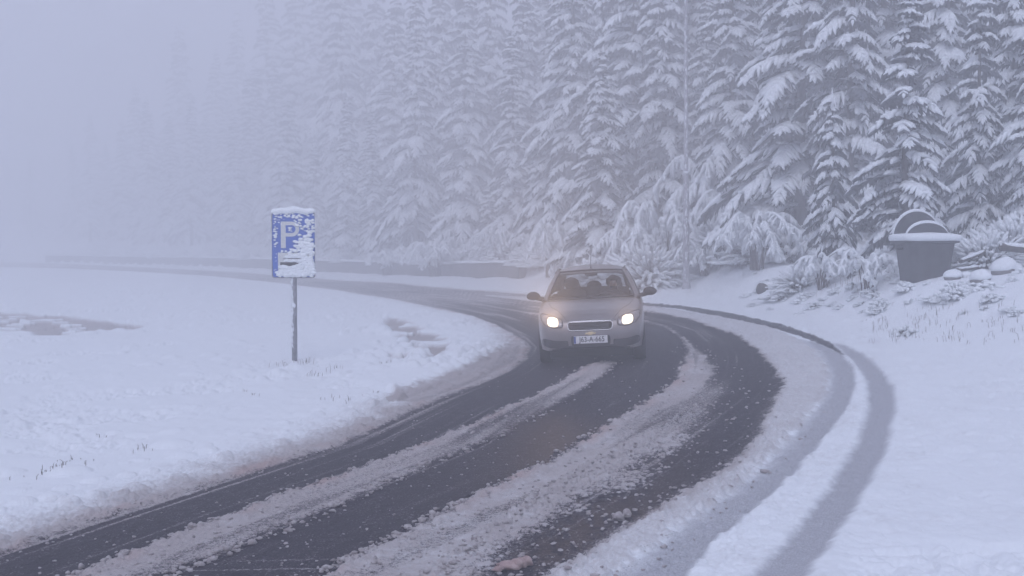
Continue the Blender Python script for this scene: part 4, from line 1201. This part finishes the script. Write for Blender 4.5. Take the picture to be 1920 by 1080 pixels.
# ------------------------------------------------------------------ parking sign
M_STEEL = mat('galvanised_steel', (0.26, 0.26, 0.29), 0.5, 0.4, noise=0.25, nscale=10)
M_BLUE = mat('sign_blue', (0.035, 0.115, 0.48), 0.4)
M_WHITE = mat('sign_white', (0.60, 0.61, 0.60), 0.5)
M_PICT = mat('sign_black', (0.02, 0.02, 0.025), 0.5)
sp = unproject(552, 683)
sx_, sy_ = float(sp[0]), float(sp[1]); sz_ = ground_z(sx_, sy_)
K = sy_ / F_PX                                          # metres per picture pixel at the sign
sign = empty('parking_sign', (sx_, sy_, sz_), math.radians(3), 'snow-crusted blue parking sign on a steel post in the snowfield', 'road sign')
HS = 160 * K; PW, PH = 79 * K, 122 * K; zc = HS + PH / 2 - .02
mb = MB(); mb.tube([(0, .04, -.4), (0, .04, zc + PH * .45)], .05, 14); mb.build('post', M_STEEL, sign)
def rrect(w, h, r, n=6):
    pts = []
    for cx0, cz0, a0 in ((w / 2 - r, h / 2 - r, 0), (-w / 2 + r, h / 2 - r, PI / 2), (-w / 2 + r, -h / 2 + r, PI), (w / 2 - r, -h / 2 + r, 1.5 * PI)):
        for q in np.linspace(0, PI / 2, n): pts.append((cx0 + r * math.cos(a0 + q), cz0 + r * math.sin(a0 + q)))
    return np.array(pts)
def prism(mb, O, y0, y1, c=(0, 0)):
    n = len(O); O = np.asarray(O)
    V = [(x, y0, z) for x, z in O] + [(x, y1, z) for x, z in O] + [(c[0], y0, c[1]), (c[0], y1, c[1])]
    i = np.arange(n); j = (i + 1) % n
    mb.add(V, np.stack([i, i + n, j + n, j], -1), np.concatenate([np.stack([np.full(n, 2 * n), i, j], -1), np.stack([np.full(n, 2 * n + 1), j + n, i + n], -1)]))
O = rrect(PW, PH, .045)
mb = MB(); prism(mb, O + [0, zc], -.026, -.012, (0, zc)); plate_s = mb.build('sign_plate', M_BLUE, sign, smooth=False)
mb = MB(); mb.tube([(x, -.022, z + zc) for x, z in np.concatenate([O, O[:1]])], .011, 6, cap=False); mb.build('rim', M_STEEL, plate_s)
px_ = lambda x: (x - 372) * .139 * K                      # crop pixels to metres on the plate
pz_ = lambda y: zc + PH / 2 - (y - 95) / 872.0 * PH
# the letter P
mb = MB()
xl, xr, zt_p, zb_p = px_(205), px_(270), pz_(218), pz_(572)
prism(mb, [(xl, zb_p), (xr, zb_p), (xr, zt_p), (xl, zt_p)], -.0315, -.0265, ((xl + xr) / 2, (zt_p + zb_p) / 2))
ro = (pz_(218) - pz_(418)) / 2; ri = ro * .52; zc_p = (pz_(218) + pz_(418)) / 2; xc = px_(350)
oo_, ii_ = [], []
oo_.append((xr, zc_p + ro)); ii_.append((xr, zc_p + ri))
for q in np.linspace(PI / 2, -PI / 2, 15): oo_.append((xc + ro * math.cos(q), zc_p + ro * math.sin(q))); ii_.append((xc + ri * math.cos(q), zc_p + ri * math.sin(q)))
oo_.append((xr, zc_p - ro)); ii_.append((xr, zc_p - ri))
n = len(oo_)
Vp = [(x, -.0315, z) for x, z in oo_] + [(x, -.0315, z) for x, z in ii_] + [(x, -.0265, z) for x, z in oo_] + [(x, -.0265, z) for x, z in ii_]
Qp = []
for i in range(n - 1): Qp += [[i, i + 1, n + i + 1, n + i], [i, 2 * n + i, 2 * n + i + 1, i + 1], [n + i, n + i + 1, 3 * n + i + 1, 3 * n + i]]
mb.add(Vp, Qp); mb.build('letter', M_WHITE, plate_s, smooth=False)
mb = MB(); x0, x1, z0, z1 = px_(165), px_(630), pz_(950), pz_(632)
prism(mb, [(x0, z0), (x1, z0), (x1, z1), (x0, z1)], -.0305, -.0265, ((x0 + x1) / 2, (z0 + z1) / 2)); pan = mb.build('white_panel', M_WHITE, plate_s, smooth=False)
mb = MB(); x0, x1, z0, z1 = px_(195), px_(520), pz_(812), pz_(762)
prism(mb, [(x0, z0), (x1, z0), (x1, z1), (x0, z1)], -.0335, -.031, ((x0 + x1) / 2, (z0 + z1) / 2)); mb.build('pictogram', M_PICT, pan, smooth=False)
mb = MB(); x0, x1, z0, z1 = px_(230), px_(530), pz_(722), pz_(708)
prism(mb, [(x0, z0), (x1, z0), (x1, z1), (x0, z1)], -.0335, -.031, ((x0 + x1) / 2, (z0 + z1) / 2)); mb.build('pictogram_line', M_STEEL, pan, smooth=False)
# crust of wind-blown snow on the face
k = np.random.default_rng(4); mb = MB()
def crust(cx, cy, rx, ry, n, s0, s1, dep=.5):
    for i in range(n):
        x, y = cx + k.normal(0, rx), cy + k.normal(0, ry)
        if not (108 < x < 640 and 110 < y < 950): continue
        r = k.uniform(s0, s1)
        mb.blob((px_(x), -.034 - .1 * r, pz_(y)), (r * 1.35, r * dep, r * .8), 2, .2, int(k.integers(9999)))
crust(560, 520, 45, 70, 26, .018, .045)
for yy in (490, 545, 600, 665, 745):                    # drooping ledges
    for xx in np.arange(400, 600, 16):
        if k.random() < .92: crust(xx + (yy - 490) * -.35, yy, 7, 6, 1, .022, .040)
for yy in (690, 740): 
    for xx in np.arange(270, 520, 18): crust(xx, yy, 5, 5, 1, .018, .030)
for xx in np.arange(215, 620, 20):
    for yy in (835, 880, 925): crust(xx, yy, 9, 12, 1, .028, .050)
crust(595, 700, 22, 150, 40, .022, .042); crust(500, 900, 90, 30, 30, .026, .046); crust(560, 780, 50, 40, 24, .024, .042); crust(300, 900, 60, 25, 16, .022, .04); crust(200, 900, 30, 30, 10, .016, .03); crust(450, 660, 90, 22, 18, .018, .034); crust(560, 620, 50, 40, 18, .022, .040)
crust(370, 140, 150, 18, 42, .010, .024); crust(560, 260, 60, 60, 42, .010, .030); crust(560, 400, 55, 40, 12, .02, .038)
crust(125, 330, 14, 120, 34, .007, .020); crust(330, 315, 38, 18, 8, .010, .020); crust(170, 200, 50, 50, 14, .006, .015)
crust(250, 612, 60, 6, 7, .010, .018); crust(350, 600, 12, 14, 4, .014, .024); crust(125, 780, 12, 110, 9, .005, .011); crust(430, 230, 30, 40, 10, .008, .018)
mb.build('snow_crust', M_SNOW, plate_s)['kind'] = 'stuff'
mb = MB()
xs = np.linspace(-1, 1, 25)
mb.tube([(x * (PW / 2 + .012), .0, zc + PH / 2 + .018 + .028 * math.exp(-(x / .28) ** 2) + .006 * math.sin(9 * x)) for x in xs], [(.058 + .012 * math.exp(-(x / .3) ** 2)) * (1 - .55 * abs(x) ** 14) for x in xs], 10, squash=1.0)
mb.build('snow_cap', M_SNOW, sign)
mb = MB()
for i in range(46):
    z = k.uniform(.1, HS * .98)
    mb.blob((-.028 + k.normal(0, .008), -.002, z), (.015, .012, k.uniform(.015, .055)), 1, .25, i)
mb.blob((0, -.012, HS * .66), (.032, .02, .05), 2, .2, 3)
mb.build('snow_streak', M_SNOW, sign)

# ------------------------------------------------------------------ lamp post
lx, ly, lz = at(1287, 42.5); lz = ground_z(lx, ly) - 0.02
M_POLE = mat('weathered_pole', (0.33, 0.33, 0.36), 0.6, 0.0, noise=0.25, nscale=10)
lamp = empty('lamp_post', (lx, ly, lz), 0, 'tall thin grey lamp post at the edge of the wood right of the car', 'street lamp')
tilt = -.007
mb = MB(); zz = np.linspace(-.3, 11.5, 14); mb.tube([(tilt * z, 0, z) for z in zz], np.interp(zz, [0, 4.2, 4.25, 11.5], [.125, .105, .085, .055]), 12); mb.build('pole', M_POLE, lamp)
mb = MB(); mb.tube([(0, 0, -.1), (0, 0, .06), (0, 0, .30)], [.20, .17, .115], 12); mb.build('base_plate', M_POLE, lamp)
mb = MB(); mb.tube([(tilt * 11.4, 0, 11.35), (tilt * 11.5 - .25, -.35, 11.75), (tilt * 11.5 - .9, -1.2, 11.95)], [.04, .035, .03], 8); mb.build('arm', M_STEEL, lamp)
mb = MB(); mb.blob((tilt * 11.5 - 1.15, -1.55, 11.95), (.16, .36, .09), 2, .02, 1); mb.build('luminaire', M_STEEL, lamp)
mb = MB()
for i in range(90):
    z = k.uniform(.3, 11); r = np.interp(z, [0, 4.2, 4.25, 11.5], [.125, .105, .085, .055]); a_ = k.normal(-1.75, .35)
    mb.blob((tilt * z + r * math.cos(a_), r * math.sin(a_), z), (.02, .02, k.uniform(.03, .12)), 1, .25, i)
mb.tube([(tilt * 4.2, 0, 4.2), (tilt * 4.2, 0, 4.30)], [.125, .085], 10)
mb.build('snow_streak', M_SNOW, lamp)

# ------------------------------------------------------------------ waste container
M_BIN = mat('container_steel', (0.055, 0.056, 0.064), 0.6, 0.3, noise=0.25, nscale=4, bump=0.2, bscale=12)
bx_, by_, bz_ = at(1733, 25.2); bz_ = ground_z(bx_, by_ - .4)
binr = empty('waste_container', (bx_, by_, bz_), math.radians(8), 'big dark steel waste container with rounded lids and snow on its rim', 'container')
HB = 0.84
binr.scale = (.85, .85, .95)
def rr2(w, d, r, n=5): return rrect(w, d, r, n)
def loft(mb, rings, cap=True):
    n = len(rings[0]); V = np.concatenate(rings)
    i, j = np.meshgrid(np.arange(len(rings) - 1), np.arange(n), indexing='ij'); j2 = (j + 1) % n
    mb.add(V, np.stack([i * n + j, i * n + j2, (i + 1) * n + j2, (i + 1) * n + j], -1).reshape(-1, 4))
def lev(w, d, z, r=.16): return np.array([(x, y, z) for x, y in rr2(w, d, r)])
mb = MB(); loft(mb, [lev(1.02, .80, -.15), lev(1.03, .82, .05), lev(1.10, .92, .4), lev(1.20, 1.02, HB - .06), lev(1.20, 1.02, HB)]); mb.build('container_body', M_BIN, binr)
mb = MB(); loft(mb, [lev(1.20, 1.02, HB - .05), lev(1.40, 1.14, HB - .03), lev(1.42, 1.16, HB + .03), lev(1.30, 1.05, HB + .035), lev(.2, .2, HB + .036, .05)]); mb.build('rim', M_BIN, binr)
mb = MB()
R_ = []
for w, d, z in ((1.38, 1.10, HB + .02), (1.47, 1.21, HB + .035), (1.50, 1.24, HB + .10), (1.46, 1.20, HB + .165), (1.2, .95, HB + .185), (.3, .3, HB + .185)):
    q = lev(w, d, z, .2); q[:, 2] += .012 * np.sin(q[:, 0] * 5 + 1) + .01 * np.cos(q[:, 1] * 6); R_.append(q)
loft(mb, R_); mb.build('snow_on_rim', M_SNOW, binr)
def dome(name, cx, y0, y1, a_, b_, z0):
    th = np.linspace(0, PI, 25)
    mb = MB(); O = [(cx + a_ * math.cos(t), z0 + b_ * math.sin(t)) for t in th]
    prism(mb, O, y0, y1, (cx, z0 + .05)); d_ = mb.build(name, M_BIN, binr, smooth=False)
    mb = MB(); th2 = np.linspace(.10, PI - .10, 25)
    ym = (y0 + y1) / 2
    mb.tube([(cx + (a_ + .005) * math.cos(t), ym, z0 + (b_ + .012) * math.sin(t)) for t in th2], [.020 + .034 * math.sin(t) ** .8 for t in th2], 8)
    mb.build('snow_edge', M_SNOW, d_)
    mb = MB(); mb.tube([(cx + (a_ - .03) * math.cos(t), y0 - .004, z0 + (b_ - .03) * math.sin(t)) for t in th], .012, 5); mb.build('edge_bead', M_BIN, d_)
dome('lid', -.04, .30, .46, .62, .60, HB + .08)
dome('lid', .01, -.16, -.04, .56, .33, HB + .08)
for s in (1, -1):
    mb = MB(); mb.tube([(s * .58, 0, HB - .16), (s * .74, 0, HB - .16)], .035, 10); mb.build('lifting_pin', M_BIN, binr)

# ------------------------------------------------------------------ logs and boulders on the right
M_ROCK = mat('grey_rock', (0.17, 0.16, 0.165), 0.9, noise=0.3, nscale=5, bump=0.8, bscale=14)
def boulder(px, py, r, seed, label):
    p = at(px, py)[:2]; z = ground_z(*p) - .03
    b = empty('boulder', (float(p[0]), float(p[1]), z), seed, label, 'boulder', 'snow-capped boulders right of the container')
    mb = MB(); mb.blob((0, 0, r * .25), (r, r * .9, r * .8), 3, .16, seed); mb.build('stone', M_ROCK, b)
    mb = MB(); mb.blob((0, 0, r * .50), (r * 1.08, r * .98, r * .78), 3, .14, seed, .55); mb.build('snow_cap', M_SNOW, b)
boulder(1787, 24.0, .17, 3, 'rounded snow-capped boulder at the right foot of the waste container')
boulder(1812, 24.2, .13, 5, 'smaller snow-capped stone right of the rounded boulder')
boulder(1838, 23.2, .22, 8, 'wide snow-buried boulder further right with dark hollows below')
boulder(1885, 23.8, .27, 9, 'largest snow-buried boulder near the right edge')
def log(name, p0, p1, r, label, group=None, gap=.0):
    p0, p1 = np.array(p0, float), np.array(p1, float); c = (p0 + p1) / 2
    l = empty(name, tuple(c), 0, label, 'log', group)
    t = np.linspace(0, 1, 9); P = p0 - c + (p1 - p0) * t[:, None]
    mb = MB(); mb.tube(P, r * (1 - .12 * t), 12); mb.build('stem', M_BARK, l)
    mb = MB(); t2 = np.linspace(gap, 1, 11); P2 = p0 - c + (p1 - p0) * t2[:, None]
    mb.tube(P2 + [0, 0, r * .62], r * np.array([.45, .9, 1.0, .95, 1.05, 1, .95, 1, .95, .9, .4]), 10, squash=.72); mb.build('snow_cover', M_SNOW, l)
def g3(px, Y, up=0.0):
    p = at(px, Y)[:2]; return (float(p[0]), float(p[1]), ground_z(*p) + up)
def log3(px, Y, up, dv, r, label, group=None, gap=0.0):
    a_ = np.array(g3(px, Y, up)); log('log', tuple(a_), tuple(a_ + np.array(dv)), r, label, group, gap)
q_ = unproject(1424, 553)
log('log', (float(q_[0]), float(q_[1]), ground_z(*q_) + .14), (float(q_[0]) + .95, float(q_[1]) + .4, ground_z(*q_) + .08), .17, 'short snow-covered log stub with a dark end lying on the verge', None, .12)
G_ = 'fallen trunks right of the container'
log3(1800, 24.6, .30, (.62, .3, .20), .045, 'thin snowy trunk leaning up from the waste container to the right', G_)
log3(1795, 24.4, .16, (.55, .3, .05), .040, 'thinnest lower trunk under the leaning one beside the container', G_)
log3(1876, 24.4, .50, (1.4, .3, -.12), .085, 'thick snow-covered fallen trunk at the right edge of the picture', G_)

# ------------------------------------------------------------------ dry grass and dark tufts sticking out of the snow
k = np.random.default_rng(77); mb = MB()
def tuft(px, py, n, h, spread=.10, w=.004):
    p = unproject(px, py)
    for i in range(n):
        x, y = p[0] + k.normal(0, spread), p[1] + k.normal(0, spread * 1.3)
        z = ground_z(x, y); a_ = k.uniform(0, 6.28); hh = h * k.uniform(.4, 1.15); b_ = hh * k.uniform(.05, .75)
        P = np.array([(x, y, z - .02), (x + b_ * .25 * math.cos(a_), y + b_ * .25 * math.sin(a_), z + hh * .6), (x + b_ * math.cos(a_), y + b_ * math.sin(a_), z + hh * k.uniform(.6, 1))])
        mb.tube(P, [w, w * .8, w * .3], 3, cap=False)
for px, py, n, h in ((268, 858, 8, .06), (120, 893, 12, .06), (85, 900, 12, .05), (188, 832, 6, .03), (135, 876, 5, .05), (636, 762, 10, .08), (590, 712, 10, .16), (566, 690, 12, .16), (530, 694, 10, .13), (480, 750, 4, .05), (455, 745, 4, .05), (720, 690, 8, .05), (700, 745, 5, .05), (640, 700, 5, .10), (40, 660, 4, .03), (35, 680, 4, .03), (240, 637, 5, .03), (190, 672, 4, .03)):
    tuft(px, py, n, h, .07 if n < 9 else .12)
for i in range(95):
    tuft(k.uniform(1620, 1915), k.uniform(575, 650), int(k.integers(1, 4)), k.uniform(.06, .20), .06, .004)
for i in range(30): tuft(k.uniform(1500, 1640), k.uniform(520, 560), 2, k.uniform(.12, .35), .08, .005)
tag(mb.build('dry_grass', M_REED), kind='stuff')

# ------------------------------------------------------------------ clods thrown off the wheels
M_CLOD = mat('dirty_snow', (0.46, 0.43, 0.435), 0.75, col2=(0.30, 0.265, 0.27), nscale=14, bump=.5, bscale=60)
M_CLODP = mat('brown_snow', (0.46, 0.35, 0.33), 0.75, col2=(0.34, 0.24, 0.23), nscale=14, bump=.5, bscale=60)
def clod(px, py, r, seed, label, m=M_CLOD, long=1.0):
    p = unproject(px, py); z = ground_z(*p)
    mb = MB(); mb.blob((0, 0, r[2] * .35), r, 3, .30, seed)
    kk = np.random.default_rng(seed)
    for q in range(9): mb.blob((r[0] * kk.normal(0, .7), r[1] * kk.normal(0, .7), r[2] * kk.uniform(.1, .9)), np.array(r) * kk.uniform(.22, .5), 2, .32, seed * 7 + q)
    if long > 1:
        for q in range(3): mb.blob((r[0] * (.5 + .45 * q) , r[0] * .25 * q, r[2] * .6), (r[0] * .5, r[1] * .9, r[2] * 1.05), 3, .25, seed + q + 1)
    o = mb.build('snow_clod', m, None, loc=(float(p[0]), float(p[1]), z)); o.rotation_euler = (0, 0, seed * .1)
    tag(o, label, 'snow clod', 'loose clods of dirty snow on the road')
clod(958, 1066, (.075, .045, .036), 2, 'long brownish slab of snow at the bottom edge of the road', M_CLODP, 2)
clod(1160, 975, (.042, .04, .04), 6, 'round grey clod standing alone at the edge of the third lane')
clod(1176, 968, (.03, .032, .034), 7, 'smaller clod leaning on the round grey one')
# crumbs of slush, too many to count
k = np.random.default_rng(99)
N_ = 60000
Yc = 1 / k.uniform(1 / 21.0, 1 / 5.6, N_); Xc = k.uniform(-.48, .32, N_) * Yc
dr, d1, d2, d3 = (sdist(P, Xc, Yc) for P in (P_ROAD, P_R1, P_R2, P_R3))
best = np.maximum(np.maximum(d1, d2), d3)
in3 = (d2 < 0) & (d3 < 0) & (dr > 0) & (Xc > np.interp(Yc, LOW2[:, 1], LOW2[:, 0]) - .1)
w = np.maximum.reduce([np.exp(-(best / .09) ** 2) * .6, .22 * in3 * (1 - .7 * np.exp(-((d3 + .3) / .22) ** 2)), .5 * np.exp(-(dr / .10) ** 2), .03 * (dr > 0), .10 * (best > 0)])
w = w * (dr > -.45) * (Xc < 3.4) * np.where(d3 > -.1, .12, 1)
sel = np.nonzero(k.random(N_) < w * .62)[0][:14000]
V0, T0 = ICO[1]
m = len(sel)
r = np.minimum(k.gamma(2.0, .0042, m) + .004, .030)
bare = (best[sel] < -.12) & ~in3[sel]
r = np.where(bare, np.minimum(r, .0095), np.where((best[sel] > .05) | in3[sel], np.minimum(r, .015), r))
rr_ = np.searchsorted(yr, Yc[sel]).clip(1, rows - 1); ccx = np.searchsorted(tx, Xc[sel] / np.maximum(yr[rr_], 4.0)).clip(0, cols - 1)
zc_ = Zg[rr_ * cols + ccx]
sc3 = r[:, None] * np.stack([k.uniform(.9, 1.6, m), k.uniform(.9, 1.5, m), k.uniform(.6, 1.0, m)], -1)
VV = V0[None] * (1 + .28 * k.normal(0, 1, (m, len(V0), 1)).clip(-1.5, 1.5)) * sc3[:, None, :] + np.stack([Xc[sel], Yc[sel], zc_ + r * .3], -1)[:, None, :]
TT_ = (T0[None] + (np.arange(m) * len(V0))[:, None, None]).reshape(-1, 3)
tag(link('slush_crumbs', np_mesh('slush_crumbs', VV.reshape(-1, 3), [TT_], M_CLOD)), kind='stuff')
print('TRIS crumbs', len(TT_))
